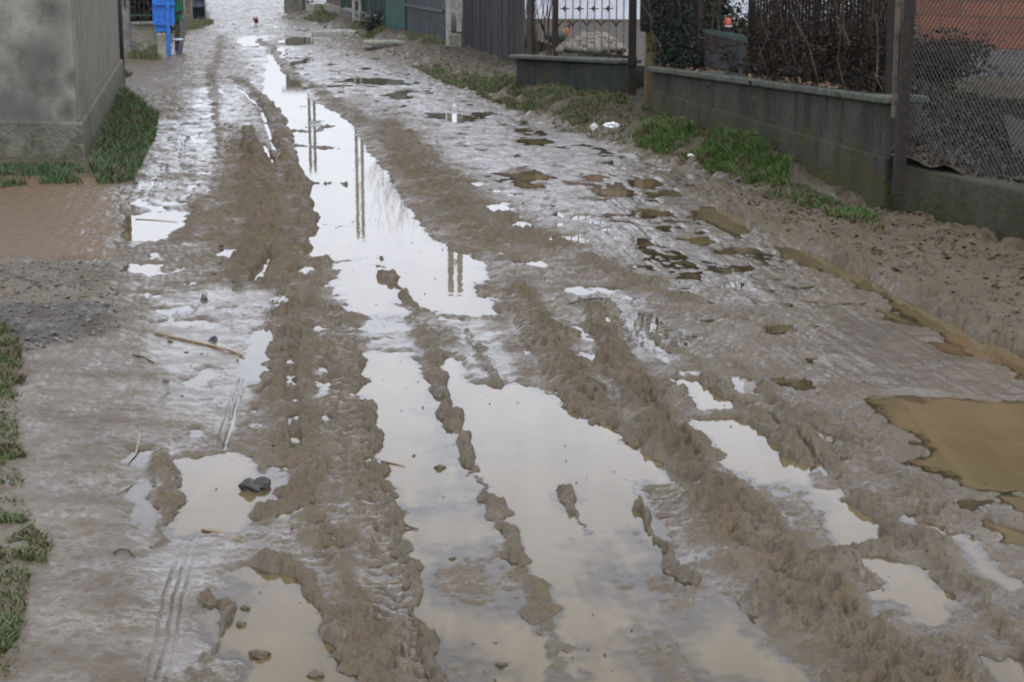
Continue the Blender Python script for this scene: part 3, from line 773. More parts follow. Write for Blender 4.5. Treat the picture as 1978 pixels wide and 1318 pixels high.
def fill_poly(pts, n, seed, z=0.0):
    """n random plan points inside an outline traced on the ground"""
    rd = np.random.default_rng(seed); g = np.array([G(p_[0], p_[1], z)[:2] for p_ in pts]); lo, hi = g.min(0), g.max(0); out = np.zeros((0, 2))
    while len(out) < n:
        q = lo + (hi - lo) * rd.random((n * 3, 2))
        out = np.vstack([out, q[poly_sdf(q[:, 0], q[:, 1], g) < 0]])
    return out[:n]
def blades(name, areas, mat, label, zref=0.0, cat='grass'):
    """areas: (outline, count, height, clump)"""
    V, Fc = [], []; base = 0
    for ai, (pts, n, h, cl) in enumerate(areas):
        n = int(n * 1.5); q = fill_poly(pts, n, 100 + ai + len(name), zref)
        if cl:                                     # tufts: thinned by a patchy field
            keep = pn(q[:, 0] * cl, q[:, 1] * cl, 77) > -.12
            q = q[keep]
        rd = np.random.default_rng(ai + 5); k = len(q)
        z = ground(q[:, 0], q[:, 1])[0]
        a = rd.random(k) * 6.283; hh = h * (.35 + .9 * rd.random(k)) * (.85 + .6 * pn(q[:, 0] * 5, q[:, 1] * 5, 78)); w = .0022 + .0028 * rd.random(k)
        lean = hh * (.35 + .8 * rd.random(k)); la = rd.random(k) * 6.283
        dx, dy = np.cos(a) * w, np.sin(a) * w; lx, ly = np.cos(la) * lean, np.sin(la) * lean
        B = np.stack([q[:, 0], q[:, 1], z - .01], 1)
        p0 = B + np.stack([-dx, -dy, 0 * dx], 1); p1 = B + np.stack([dx, dy, 0 * dx], 1)
        mid = B + np.stack([lx * .35, ly * .35, hh * .65], 1)
        p2 = mid + np.stack([dx * .8, dy * .8, 0 * dx], 1); p3 = mid + np.stack([-dx * .8, -dy * .8, 0 * dx], 1)
        tip = B + np.stack([lx, ly, hh], 1)
        vv = np.stack([p0, p1, p2, p3, tip, tip + np.stack([dx * .2, dy * .2, 0 * dx], 1)], 1).reshape(-1, 3)
        i = base + 6 * np.arange(k)
        Fc.append(np.stack([i, i + 1, i + 2, i + 3], 1)); Fc.append(np.stack([i + 3, i + 2, i + 5, i + 4], 1))
        V.append(vv); base += 6 * k
    o = np_mesh(name, np.concatenate(V), np.concatenate(Fc).astype(np.int32), mat, None, False)
    return tag(o, label, cat, None, 'stuff')
def leaves_mesh(name, P_, size, mat, seed, parent=None, flat=False):
    rd = np.random.default_rng(seed); k = len(P_); P_ = np.asarray(P_)
    u = rd.normal(size=(k, 3)); u[:, 2] *= (.3 if flat else 1); u /= np.linalg.norm(u, axis=1)[:, None]
    w = rd.normal(size=(k, 3)); w[:, 2] *= (.3 if flat else 1); w -= (w * u).sum(1)[:, None] * u; w /= np.linalg.norm(w, axis=1)[:, None]
    s = (size * (.5 + rd.random(k)))[:, None]
    a = P_ - u * s; c = P_ + u * s; b_ = P_ + w * s * .45; d = P_ - w * s * .45
    if parent is not None:
        off = np.array(parent.location if parent.parent is None else parent.parent.location); a, b_, c, d = a - off, b_ - off, c - off, d - off
    V = np.stack([a, b_, c, d], 1).reshape(-1, 3); i = 4 * np.arange(k)
    o = np_mesh(name, V, np.stack([i, i + 1, i + 2, i + 3], 1).astype(np.int32), mat, None, False)
    if parent is not None: o.parent = parent
    return o

M['plinth_damp'] = mossy('damp_plinth', (.110, .108, .082), (.180, .170, .128), (.035, .038, .030), (.055, .062, .022), 0.0, .42, .7, False)
# ------------------------------------------------------------------ left side of the road
A_, B_, C_ = G(153, 314), G(233, 165), G(-260, 300)
D_ = C_ + (B_ - A_)
HW = 2.25
def ring(z, out=0.0):
    sx = Vector((A_.x - D_.x + 0, 0, 0)).normalized()
    fr = ((A_ - B_)).normalized() * out; rt = ((A_ - C_)).normalized() * out
    return [Vector((p.x, p.y, z)) for p in (C_ + fr, A_ + fr + rt, B_ + rt, D_)]
mb = MB(); mb.hexa(ring(-.15) + ring(HW))
wl = tag(mb.build('cement_wall', M['wall_left'], None, bevel=.015), 'tall rough grey cement wall with dark damp blotches at the left roadside', 'wall')
add_stains(M['wall_left'], [(tuple(P(x_, y_, A_.y)), r_) for x_, y_, r_ in ((85, 116, .26), (58, 86, .13), (98, 165, .15), (42, 135, .10), (138, 150, .12), (60, 245, .22), (10, 262, .3), (132, 215, .14), (90, 20, .2))], (.030, .032, .029))
mb = MB(); lo = ring(-.14, .075); hi = ring(.36, .055)
mb.hexa(lo + hi)
def add_part(o, name, mb_, mat, **k):
    q = mb_.build(name, mat, None, **k); q.parent = o
    return q
add_part(wl, 'plinth', mb, M['plinth_damp'], bevel=.02)
mb = MB(); mb.slab(A_ + Vector((.006, .03, 0)), B_ + Vector((.006, 0, 0)), .02, .37, HW - .02)
add_part(wl, 'side_render', mb, M['plaster_side'])
mb = MB(); c = P(227, 165, B_.y - .10); mb.tube([(c.x + .05, c.y, .02), (c.x + .05, c.y, HW)], .055, 8)
add_part(wl, 'shadow_gap_tube', mb, M['dark'], smooth_=True)  # dark tube painted as the shadowed gap between wall and grey post
mb = MB(); c = ring(HW + .003, .05); mb.hexa(c + [p + Vector((0, 0, .07)) for p in c]); add_part(wl, 'coping', mb, M['concrete'])

c = G(246, 112)
mb = MB(); mb.box((c.x, c.y, 1.0), (.13, .13, 2.1)); mb.box((c.x, c.y, 2.07), (.17, .17, .05))
gp = tag(mb.build('fence_post', M['post_grey'], None, bevel=.012), 'slim grey concrete fence post just behind the tall cement wall', 'post')
mb = MB(); mb.box((c.x + .01, c.y - .075, .95), (.03, .02, .26)); add_part(gp, 'hinge_plate', mb, M['dark'])

# low beige wall with railing and hedge
a, b = G(250, 108), G(303, 106)
t = thing('low_wall', 'low beige rendered wall under dark railings beside the blue gate', 'wall', ((a.x + b.x) / 2, a.y, 0))
mb = MB(); mb.slab((a.x - .6, a.y + .12), (b.x, b.y + .1), .2, -.1, .50); mb.build('render', M['beige'], t, bevel=.012)
mb = MB(); mb.slab((a.x - .6, a.y + .12), (b.x, b.y + .1), .26, .502, .545); mb.build('coping', M['concrete'], t, bevel=.01)
r = thing('iron_fence', 'dark railings standing on the low beige wall', 'fence', ((a.x + b.x) / 2, a.y + .1, .546))
mb = MB()
for i in range(13):
    x = a.x - .5 + i * (b.x - a.x + .5) / 12; mb.bar((x, a.y + .11, .55), (x, a.y + .11, 1.75), .018)
mb.build('bars', M['iron'], r)
for z in (.66, 1.6):
    mb = MB(); mb.bar((a.x - .55, a.y + .11, z), (b.x, a.y + .11, z), .02, .035); mb.build('rail', M['green_dark'], r)
def shrub(name, label, cat, base, size, n, leaf, lmat, tmat, seed, group=None, stems=9, hollow=.35, sparse_top=False):
    """a bush: leaning stems with side twigs and many small leaves spread through the crown's volume"""
    rd = random.Random(seed); t = thing(name, label, cat, base, group)
    sx, sy, sz = size; tips = []; mb_ = MB()
    for i in range(stems):
        x, y = rd.uniform(-.32, .32) * sx, rd.uniform(-.32, .32) * sy
        p = [Vector(base) + Vector((x * .5, y * .5, -.03))]
        tx, ty, tz = rd.uniform(-.5, .5) * sx, rd.uniform(-.5, .5) * sy, sz * rd.uniform(.6, 1.0)
        for k in (1, 2, 3):
            f = k / 3
            p.append(Vector(base) + Vector((x * .5 + (tx - x * .5) * f + rd.uniform(-.04, .04) * sx, y * .5 + (ty - y * .5) * f + rd.uniform(-.04, .04) * sy, tz * f)))
        mb_.tube(p, [.014, .010, .007, .003], 5); tips += p[1:]
        for k in range(5):
            q = p[rd.randint(1, 3)]; e = q + Vector((rd.uniform(-.25, .25) * sx, rd.uniform(-.25, .25) * sy, rd.uniform(-.05, .3) * sz))
            mb_.tube([q, (q + e) / 2 + Vector((0, 0, .02)), e], [.005, .004, .002], 4); tips.append(e)
    mb_.build('stems', tmat, t)
    g = np.random.default_rng(seed); cs = np.array([tuple(q) for q in tips])
    k = g.integers(0, len(cs), n); L = cs[k] + g.normal(size=(n, 3)) * np.array([sx, sy, sz]) * .10
    L[:, 2] = np.maximum(L[:, 2], base[2] + .02)
    leaves_mesh('foliage', L, leaf, lmat, seed + 1, t)
    return t
hb = P(262, 60, a.y + .55)
shrub('evergreen_hedge', 'dark evergreen hedge behind the railings left of the blue gate', 'hedge', (hb.x, a.y + .6, .05), (1.3, .6, 1.9), 2600, .05, M['ever_leaf'], M['twig'], 21)

# blue gate leaf, its stub post, green gate, drain cap, barrel
Yb = 31.1
p = lambda x, y, Y=Yb: P(x, y, Y)
t = thing('blue_gate', 'bright blue sheet metal gate leaf hanging open by the left verge', 'gate', (p(318, 100).x, Yb, 0))
def panel(mb_, x0, x1, ytop_z, ybot, Y, th=.03, y1=None):
    a0, a1 = P(x0, ybot, Y), P(x1, ybot if y1 is None else y1, Y)
    mb_.hexa([(a0.x, Y - th, a0.z), (a1.x, Y - th, a1.z), (a1.x, Y, a1.z), (a0.x, Y, a0.z), (a0.x, Y - th, ytop_z), (a1.x, Y - th, ytop_z), (a1.x, Y, ytop_z), (a0.x, Y, ytop_z)])
mb = MB(); panel(mb, 296, 338, 1.08, 47, Yb); mb.build('sheet', M['blue'], t, bevel=.004)
mb = MB(); panel(mb, 301, 326, P(301, 47.5, Yb).z, 64, Yb - .003, .03, 59); mb.build('lower_sheet', M['blue'], t, bevel=.004)
mb = MB(); q0, q1 = P(327, 98, Yb - .02), P(326, 47, Yb - .02); mb.bar((q0.x, q0.y - .03, .0), (q1.x, q1.y - .03, 1.08), .065, .05); mb.build('upright', M['blue'], t, bevel=.005)
mb = MB(); q0, q1 = P(297, 46, Yb), P(338, 46, Yb); mb.bar((q0.x, Yb - .05, q0.z), (q1.x, Yb - .05, q1.z), .03, .045); mb.build('rail', M['blue'], t); mb = MB(); q0, q1 = P(297, 8, Yb), P(338, 8, Yb); mb.bar((q0.x, Yb - .05, q0.z), (q1.x, Yb - .05, q1.z), .03, .04); mb.build('rail', M['blue'], t)
c = G(314, 114); mb = MB(); mb.box((c.x, c.y, .17), (.15, .15, .48), .1, .93)
tag(mb.build('stub_post', M['concrete_moss'], None, bevel=.02), 'short mossy concrete stub post below the blue gate', 'post')
Yg = 32.3
t = thing('green_gate', 'bright green sheet gate seen behind the blue one', 'gate', (P(345, 60, Yg).x, Yg, 0))
mb = MB(); panel(mb, 334, 352, 1.08, 44, Yg, .03, 38); mb.build('sheet', M['green'], t, bevel=.004)
mb = MB(); q = P(342, 72, Yg); mb.box((q.x, Yg + .04, .66), (.10, .06, 1.36)); mb.build('post', M['wood'], t, bevel=.005)
mb = MB(); q0, q1 = P(347, 78, Yg), P(360, 28, Yg); mb.bar((q0.x, Yg - .06, .0), (q1.x, Yg - .02, q1.z), .09, .05); mb.build('brace', M['post_grey'], t)
c = G(345, 106)
t = thing('drain_pedestal', 'small pedestal with pale round cap and dark stem before the blue gate', 'pedestal', (c.x, c.y, 0))
mb = MB(); mb.lathe((c.x, c.y, 0), [(.055, -.03), (.035, .01), (.022, .03), (.020, .235)], 12); mb.build('stem', M['indigo'], t, True)
mb = MB(); mb.lathe((c.x, c.y, 0), [(.0, .232), (.085, .236), (.098, .248), (.092, .262), (.06, .270), (.0, .274)], 18); mb.build('cap', M['cap'], t, True)
c = G(385, 41)
t = thing('barrel', 'dark navy plastic barrel on the grass at the left bend', 'barrel', (c.x, c.y, 0))
mb = MB(); mb.lathe((c.x, c.y, 0), [(.0, -.02), (.13, -.02), (.145, .03), (.148, .3), (.158, .31), (.158, .34), (.148, .35), (.148, .62), (.158, .63), (.158, .66), (.148, .67), (.142, .92), (.12, .95), (.0, .95)], 20); mb.build('body', M['navy'], t, True)
mb = MB(); mb.lathe((c.x, c.y, 0), [(.0, .951), (.125, .951), (.125, .975), (.0, .985)], 20); mb.build('lid', M['navy'], t, True)
c = G(365, 44); mb = MB(); mb.box((c.x, c.y, .85), (.13, .13, 1.8), .2); mb.box((c.x, c.y, 1.78), (.17, .17, .06), .2)
tag(mb.build('gate_post', M['wood'], None, bevel=.01), 'weathered brown gate post left of the navy barrel', 'post')
a, b = G(-400, 12), G(352, 30)
mb = MB(); mb.slab((a.x, a.y), (b.x, b.y), .1, -.1, 1.8); hs_ = tag(mb.build('far_fence', M['boards'], None), 'dark board fence far back along the left side', 'fence')

# ------------------------------------------------------------------ far end of the road
def hip_house(name, label, corners, z0, zs, mats, eave, ridge, over=.3, roofmat=None, cat='house'):
    """corners: front left, front right, back right, back left; zs: band heights; hip roof"""
    c0 = sum((Vector((q.x, q.y, 0)) for q in corners), Vector()) / 4
    t = thing(name, label, cat, (c0.x, c0.y, z0)); lo = z0
    for i, (z1, mname, pname) in enumerate(zip(zs, mats, ('plinth', 'base_band', 'wall')[-len(zs):])):
        mb_ = MB(); k = .012 * (len(zs) - i)
        cs = [Vector((q.x, q.y, 0)) + (Vector((q.x, q.y, 0)) - c0).normalized() * k for q in corners]
        mb_.hexa([Vector((q.x, q.y, lo)) for q in cs] + [Vector((q.x, q.y, z1)) for q in cs]); mb_.build(pname, M[mname], t); lo = z1
    mb_ = MB(); cs = [Vector((q.x, q.y, eave)) + (Vector((q.x, q.y, 0)) - c0).normalized() * over for q in corners]
    fl, fr, br, bl = cs; m1, m2 = (fl + bl) / 2, (fr + br) / 2
    if (fr - fl).length > (bl - fl).length:
        e = (m2 - m1).normalized() * (bl - fl).length * .5
    else:
        m1, m2 = (fl + fr) / 2, (bl + br) / 2; e = (m2 - m1).normalized() * (fr - fl).length * .5
        fl, fr, br, bl = bl, fl, fr, br
        m1, m2 = (fl + bl) / 2, (fr + br) / 2; e = (m2 - m1).normalized() * (fl - bl).length * .5
    r1, r2 = m1 + e, m2 - e; r1.z = r2.z = ridge
    mb_.quad(fl, fr, r2, r1); mb_.quad(br, bl, r1, r2); mb_.tri(bl, fl, r1); mb_.tri(fr, br, r2)
    dn = Vector((0, 0, -.09))
    for u, w in ((fl, fr), (fr, br), (br, bl), (bl, fl)): mb_.quad(w, u, u + dn, w + dn)
    mb_.quad(fl + dn, bl + dn, br + dn, fr + dn)
    mb_.build('roof', M[roofmat or 'tile'], t)
    return t
g0, g1 = G(549, 22), G(588, 25)
t = thing('shed', 'small grey weathered shed at the far bend', 'shed', (g0.x, g0.y, 0))
mb = MB(); mb.hexa([(g0.x, g0.y, -.1), (g1.x, g0.y, -.1), (g1.x + .4, g0.y + 2.4, -.1), (g0.x + .4, g0.y + 2.4, -.1), (g0.x, g0.y, 2.0), (g1.x, g0.y, 2.0), (g1.x + .4, g0.y + 2.4, 2.2), (g0.x + .4, g0.y + 2.4, 2.2)]); mb.build('wall', M['house_grey'], t)
mb = MB(); mb.hexa([(g0.x - .1, g0.y - .15, 2.004), (g1.x + .1, g0.y - .15, 2.004), (g1.x + .5, g0.y + 2.5, 2.23), (g0.x + .3, g0.y + 2.5, 2.23), (g0.x - .1, g0.y - .15, 2.06), (g1.x + .1, g0.y - .15, 2.06), (g1.x + .5, g0.y + 2.5, 2.29), (g0.x + .3, g0.y + 2.5, 2.29)]); mb.build('roof', M['tile'], t)
mb = MB(); q = G(591, 24); mb.box((q.x, q.y, .95), (.14, .14, 2.0)); mb.box((q.x, q.y, 1.98), (.18, .18, .05))
tag(mb.build('gate_post', M['dark'], None, bevel=.01), 'dark gate post between the grey shed and the white gate', 'post')
q0, q1 = G(600, 25), G(633, 26)
t = thing('white_gate', 'plain white sheet gate beyond the small grass patch', 'gate', ((q0.x + q1.x) / 2, q0.y, 0))
mb = MB(); mb.slab(q0, q1, .05, .03, 1.8); mb.build('sheet', M['white_gate'], t, bevel=.006)
mb = MB(); mb.slab(q0 + Vector((-.03, -.035, 0)), q1 + Vector((.03, -.035, 0)), .018, 1.3, 1.36); mb.build('rail', M['white_gate'], t); mb = MB(); mb.slab(q0 + Vector((-.03, -.035, 0)), q1 + Vector((.03, -.035, 0)), .018, .3, .36); mb.build('rail', M['white_gate'], t)
q0, q1 = G(633, 38), G(664, 50)
t = thing('garden_wall', 'low pinkish beige wall topped with red brown boards, right of the white gate', 'wall', ((q0.x + q1.x) / 2, q0.y, 0))
mb = MB(); mb.slab(q0, q1, .15, -.1, .40); mb.build('render', M['beige'], t, bevel=.01)
mb = MB(); mb.slab(q0, q1, .05, .403, 1.6); mb.build('boards', M['dull_red'], t)

# dark green fence on its grey base
q0, q1 = G(665, 50), G(747, 74)
t = thing('green_fence', 'dark green panel fence on a grey base wall behind two small bushes', 'fence', ((q0.x + q1.x) / 2, (q0.y + q1.y) / 2, 0))
mb = MB(); mb.slab(q0, q1, .16, -.1, .34); mb.build('base_wall', M['house_grey'], t, bevel=.01)
mb = MB(); mb.slab(q0, q1, .20, .342, .385); mb.build('coping', M['post_grey'], t)
n = 9
for i in range(n):
    u, w = q0.lerp(q1, i / n + .008), q0.lerp(q1, (i + 1) / n - .008)
    mb = MB(); mb.slab(u, w, .03, .42, 1.7)
    for k in range(4):
        v0 = u.lerp(w, k / 4 + .03); mb.bar((v0.x - .01, v0.y - .025, .42), (v0.x - .01, v0.y - .025, 1.7), .02)
    mb.build('panel', M['green_dark'], t)
for i in (0, 3, 6, 9):
    u = q0.lerp(q1, i / n); mb = MB(); mb.box((u.x - .03, u.y - .05, .9), (.06, .06, 1.65)); mb.build('post', M['sheet'] if i == 6 else M['green_dark'], t)
for px_, py_, h_, w_, n_, lab in ((718, 73, .40, .42, 900, 'larger round dark evergreen bush at the foot of the green fence'), (735, 74, .27, .24, 500, 'smaller dark evergreen bush between the larger bush and the green gate')):
    c = G(px_, py_); shrub('evergreen_bush', lab, 'bush', (c.x, c.y, 0.02), (w_, w_, h_), n_, .025, M['ever_leaf'], M['twig'], int(px_), 'bushes below the green fence', 6)
# concrete slab over the ditch, and the open drain
q0, q1 = G(606, 58, .1), G(690, 58, .1)
mb = MB(); mb.hexa([(q0.x, q0.y - .5, .0), (q1.x, q1.y - .5, .0), (q1.x + .1, q1.y + .7, .0), (q0.x + .6, q0.y + .7, .0), (q0.x, q0.y - .5, .10), (q1.x, q1.y - .5, .10), (q1.x + .1, q1.y + .7, .10), (q0.x + .6, q0.y + .7, .10)])
tag(mb.build('footbridge_slab', M['concrete'], None, bevel=.015), 'pale wet concrete slab across the ditch in front of the green fence', 'slab')
c = G(740, 95)
t = thing('drain_opening', 'dark open drain with a stone lid at the edge of the road', 'drain', (c.x, c.y, 0))
mb = MB(); mb.tube([(c.x - .18, c.y - .32, .02), (c.x + .1, c.y - .30, .02), (c.x + .32, c.y - .2, .03)], [.05, .085, .05], 8); mb.build('mouth', M['dark'], t, True)
mb = MB(); mb.box((c.x + .02, c.y + .05, .115), (.72, .6, .06), .12); mb.build('lid', M['concrete_moss'], t, bevel=.015)

# bottle green gate with pale strip
q0, q1 = G(748, 76), G(785, 82)
t = thing('green_gate', 'bottle green board gate with a pale grey strip nailed to it', 'gate', ((q0.x + q1.x) / 2, q0.y, 0))
mb = MB(); mb.slab(q0, q1, .05, .04, 1.75)
for k in range(5):
    u = q0.lerp(q1, k / 4.0); mb.bar((u.x, u.y - .035, .04), (u.x, u.y - .035, 1.75), .022)
mb.build('boards', M['green_gate'], t)
mb = MB(); u, w = P(771, 55, q0.y - .2), P(783, 55, q0.y - .2); mb.slab((u.x, u.y - .02), (w.x, w.y - .04), .012, u.z, 1.6); mb.build('strip', M['concrete'], t)
# grey sheet fence
q0, q1 = G(786, 82), G(861, 102)
t = thing('sheet_fence', 'grey corrugated metal sheet fence left of the ladder pole', 'fence', ((q0.x + q1.x) / 2, (q0.y + q1.y) / 2, 0))
mb = MB(); n = 90; d = (q1 - q0); nn = Vector((-d.y, d.x, 0)).normalized()
pts = [q0 + d * (i / n) + nn * .018 * math.sin(i * 1.25) for i in range(n + 1)]
for i in range(n):
    u, w = pts[i], pts[i + 1]; mb.quad((u.x, u.y, .03), (w.x, w.y, .03), (w.x, w.y, 1.65), (u.x, u.y, 1.65)); 
for i in range(n):
    u, w = pts[i] + nn * .004, pts[i + 1] + nn * .004; mb.quad((w.x, w.y, .03), (u.x, u.y, .03), (u.x, u.y, 1.65), (w.x, w.y, 1.65))
mb.build('sheet', M['sheet'], t)
for z in (.70, 1.45):
    mb = MB(); u, w = q0.lerp(q1, .02) - nn * .045, q1 - nn * .045; mb.bar((u.x, u.y, z), (w.x, w.y, z), .03, .05); mb.build('rail', M['sheet'], t)
for k in (.0, .5, 1.0):
    mb = MB(); u = q0.lerp(q1, k) + nn * .06; mb.box((u.x, u.y, .85), (.07, .07, 1.75)); mb.build('post', M['wood'], t)
# the same kind of fence goes on behind, out of the corner
# ladder shaped concrete poles
def ladder_pole(name, label, c, h, gap, w, group, lean=0.0, base_h=.45, mat='concrete'):
    t = thing(name, label, 'pole', (c.x, c.y, 0), group)
    for s in (-1, 1):
        mb_ = MB(); mb_.bar((c.x + s * gap / 2, c.y, base_h if s > 0 else -.05), (c.x + s * gap / 2 * .85 + lean, c.y, h), w, w * 1.3); mb_.build('leg', M[mat], t, bevel=.006)
    mb_ = MB(); mb_.box((c.x + .02, c.y + .01, base_h / 2 - .03), (gap + w * .6, w * 1.7, base_h + .02), 0, .94); mb_.build('foot', M['concrete_moss'], t, bevel=.02)
    z = base_h + .35
    while z < h:
        mb_ = MB(); f = z / h; mb_.bar((c.x - gap / 2 * .9 + lean * f, c.y, z), (c.x + gap / 2 * .9 + lean * f, c.y, z), w * .9, w * .7); mb_.build('rung', M[mat], t); z += .5
    return t
ladder_pole('concrete_pole', 'pale concrete ladder pole with two legs in front of the dark board fence', G(877, 117), 3.8, .17, .085, 'concrete ladder poles along the right verge')
ladder_pole('concrete_pole', 'slim grey ladder pole standing before the dark green fence', G(690, 62), 4.3, .13, .06, 'concrete ladder poles along the right verge', 0, .3)
ladder_pole('concrete_pole', 'most distant ladder pole, beside the white gate at the far bend', G(598, 30), 3.9, .14, .06, 'concrete ladder poles along the right verge', 0, .3, 'post_grey')
def bare_tree(label, c, h, seed):
    rd = random.Random(seed); t = thing('bare_tree', label, 'tree', (c.x, c.y, 0)); mb_ = MB(); mb2 = MB()
    def grow(p, d, L, r, lev, m):
        pts = [p]; q = p.copy()
        for i in range(4):
            d = (d + Vector((rd.uniform(-.16, .16), rd.uniform(-.16, .16), rd.uniform(-.02, .1)))).normalized(); q = q + d * L / 4; pts.append(q.copy())
        m.tube(pts, [r * (1 - .15 * i) for i in range(5)], 6 if lev < 2 else 4)
        if lev < 4:
            for k in range(4 if lev else 6):
                a = rd.choice(pts[2:]); nd = (d + Vector((rd.uniform(-.9, .9), rd.uniform(-.9, .9), rd.uniform(-.1, .6)))).normalized()
                grow(a, nd, L * rd.uniform(.5, .75), r * .5, lev + 1, mb2)
    grow(Vector((c.x, c.y, -.05)), Vector((0, 0, 1)), h * .45, .035, 0, mb_)
    mb_.build('trunk', M['twig'], t); mb2.build('branches', M['twig'], t)
bare_tree('leafless young tree rising behind the grey sheet fence', Vector((P(800, 60, 38).x, 38, 0)), 4.4, 5)

# board fence
q0, q1 = G(894, 113), G(1011, 151, .06)
t = thing('board_fence', 'tall fence of dark uneven boards between the ladder pole and the low mossy wall', 'fence', ((q0.x + q1.x) / 2, (q0.y + q1.y) / 2, 0))
mb = MB(); L = (q1 - q0).length; d = (q1 - q0) / L; nn = Vector((-d.y, d.x, 0)); s = 0.0; rd = random.Random(4)
while s < L:
    w = rd.uniform(.075, .13); u, v = q0 + d * s, q0 + d * min(s + w, L); top = rd.uniform(1.45, 1.68)
    tl = rd.uniform(-.02, .02); o_ = nn * rd.uniform(-.008, .008)
    gapw = rd.choice([.003, .006, .012, .022, .034])
    low = .0 + rd.uniform(-.01, .04)
    mb.hexa([u + o_ + Vector((0, 0, low)), v + o_ + Vector((0, 0, low)), v + o_ + nn * .022 + Vector((0, 0, low)), u + o_ + nn * .022 + Vector((0, 0, low)),
             u + o_ + d * tl + Vector((0, 0, top)), v + o_ + d * tl + Vector((0, 0, top)), v + o_ + d * tl + nn * .022 + Vector((0, 0, top)), u + o_ + d * tl + nn * .022 + Vector((0, 0, top))])
    s += w + gapw
mb.build('boards', M['boards'], t)
for z in (.35, 1.2):
    mb = MB(); mb.bar(q0 + nn * .05 + Vector((0, 0, z)), q1 + nn * .05 + Vector((0, 0, z)), .05, .08); mb.build('rail', M['boards'], t)
for k in (.02, .35, .68, .97):
    u = q0.lerp(q1, k) + nn * .12; mb = MB(); mb.box((u.x, u.y, .8), (.09, .09, 1.75)); mb.build('post', M['boards'], t)
# ------------------------------------------------------------------ yard behind the low wall, white house
mb = MB(); y0 = [P(1016, 105, 23.3), P(1245, 120, 21.6), P(1290, 120, 20.6), P(1700, 190, 14.8), P(1760, 200, 16.6), P(1700, 60, 24), P(1700, 60, 34), Vector((-.2, 34, 0)), Vector((-.2, 30.4, 0)), Vector((.62, 25.2, 0))]; n_ = len(y0); zt = .50
mb.v += [(q.x, q.y, zt) for q in y0] + [(q.x, q.y, -.1) for q in y0]; mb.f.append(tuple(range(n_)))
for i in range(n_): mb.f.append((i, i + n_, (i + 1) % n_ + n_, (i + 1) % n_))
SOIL = solid('yard_soil', (.050, .042, .030), (.085, .072, .052), .9, 4, (.035, .03, .022), 20, .5, .03)
set_kind(mb.build('yard_ground', SOIL))
W = 33.0
hip_house('white_house', 'long low white house with a grey green plinth behind the railings', [P(882, 30, W), P(1676, 44, W - 1.2), P(1690, 40, 39), P(915, 40, 40)], .40, [.545, 2.05], ['olive', 'white'], 2.06, 3.75, .35)
# brick house on the right
bl = P(1668, 70, 17.2); br = P(2700, 95, 14.6)
hip_house('brick_house', 'orange brick house on a grey and olive rendered base at the right edge', [bl, br, Vector((br.x + 1.6, 21.5, 0)), P(1712, 60, 22.5)], .2, [.76, 1.0, 2.95], ['olive', 'plinth_grey', 'brick'], 2.96, 4.3, .25)

# low mossy wall with coping, railing, cockerel, stones
q0, q1 = P(1012, 150, 22.9), P(1214, 182, 20.9)
t = thing('low_wall', 'low dark mossy wall carrying the ornamental railing', 'wall', ((q0.x + q1.x) / 2, 21.9, .1))
mb = MB(); mb.slab((q0.x, q0.y + .1), (q1.x, q1.y + .1), .22, .0, .50, .0, .565); mb.build('render', M['garden_far'], t, bevel=.015)
mb = MB(); mb.slab((q0.x - .05, q0.y + .1), (q1.x + .02, q1.y + .1), .32, .502, .548, .567, .613); mb.build('coping', M['coping'], t, bevel=.012)
rl = thing('iron_railing', 'ornamental iron railing with diamonds and curled forks on the low mossy wall', 'railing', ((q0.x + q1.x) / 2, 21.9, .55))
def on_low(px_, y_):         # point in the railing's plane
    f = (px_ - 1012) / 202; Y = 22.9 + (20.9 - 22.9) * f + .1
    return P(px_, y_, Y)
for px_ in range(1092, 1212, 14):
    a, b = on_low(px_, 103), on_low(px_, -110); mb = MB(); mb.bar((a.x, a.y, .55), (a.x, b.y, 1.75), .013); mb.build('bar', M['iron_grey'], rl)
for px_ in (1091, 1119, 1147, 1175):
    a = on_low(px_, 17); mb = MB(); mb.hexa([a + Vector(v) for v in ((-.03, -.012, 0), (0, -.012, -.035), (.03, -.012, 0), (0, -.012, .035), (-.03, .006, 0), (0, .006, -.035), (.03, .006, 0), (0, .006, .035))])
    mb.bar(a + Vector((-.055, 0, 0)), a + Vector((.055, 0, 0)), .012); mb.build('diamond', M['iron'], rl)
for px_ in (1080, 1106, 1133, 1161, 1190):
    a = on_low(px_, 42); mb = MB()
    for s_ in (-1, 1): mb.tube([a + Vector((0, -.01, -.05)), a + Vector((s_ * .02, -.01, -.01)), a + Vector((s_ * .05, -.01, .012)), a + Vector((s_ * .07, -.01, .004))], [.008, .009, .008, .005], 5)
    mb.build('fork', M['iron'], rl)
a, b = on_low(1080, 95), on_low(1212, 100)
for z in (.64, 1.62): mb = MB(); mb.bar((a.x, a.y, z), (b.x, b.y, z), .02, .03); mb.build('rail', M['iron'], rl)
a = on_low(1073, 100); mb = MB(); mb.bar((a.x, a.y, .55), (a.x, a.y, 1.8), .065); mb.build('post', M['rust'], rl, bevel=.005)
a = on_low(1030, 96); mb = MB(); mb.bar((a.x, a.y, .53), (a.x, a.y, 1.7), .035); mb.build('post', M['iron'], rl)
mb = MB()
for k in range(26):
    u = on_low(1030 + rng.uniform(-24, 36), 20); mb.tube([(u.x, u.y + .05, .55), (u.x + rng.uniform(-.05, .05), u.y + .04, 1.0), (u.x + rng.uniform(-.12, .12), u.y + .02, 1.3 + rng.uniform(0, .3))], [.006, .005, .003], 4)
tag(mb.build('dry_creeper', M['twig'], None), 'dry leafless creeper on the railing left of the brown post', 'plant')

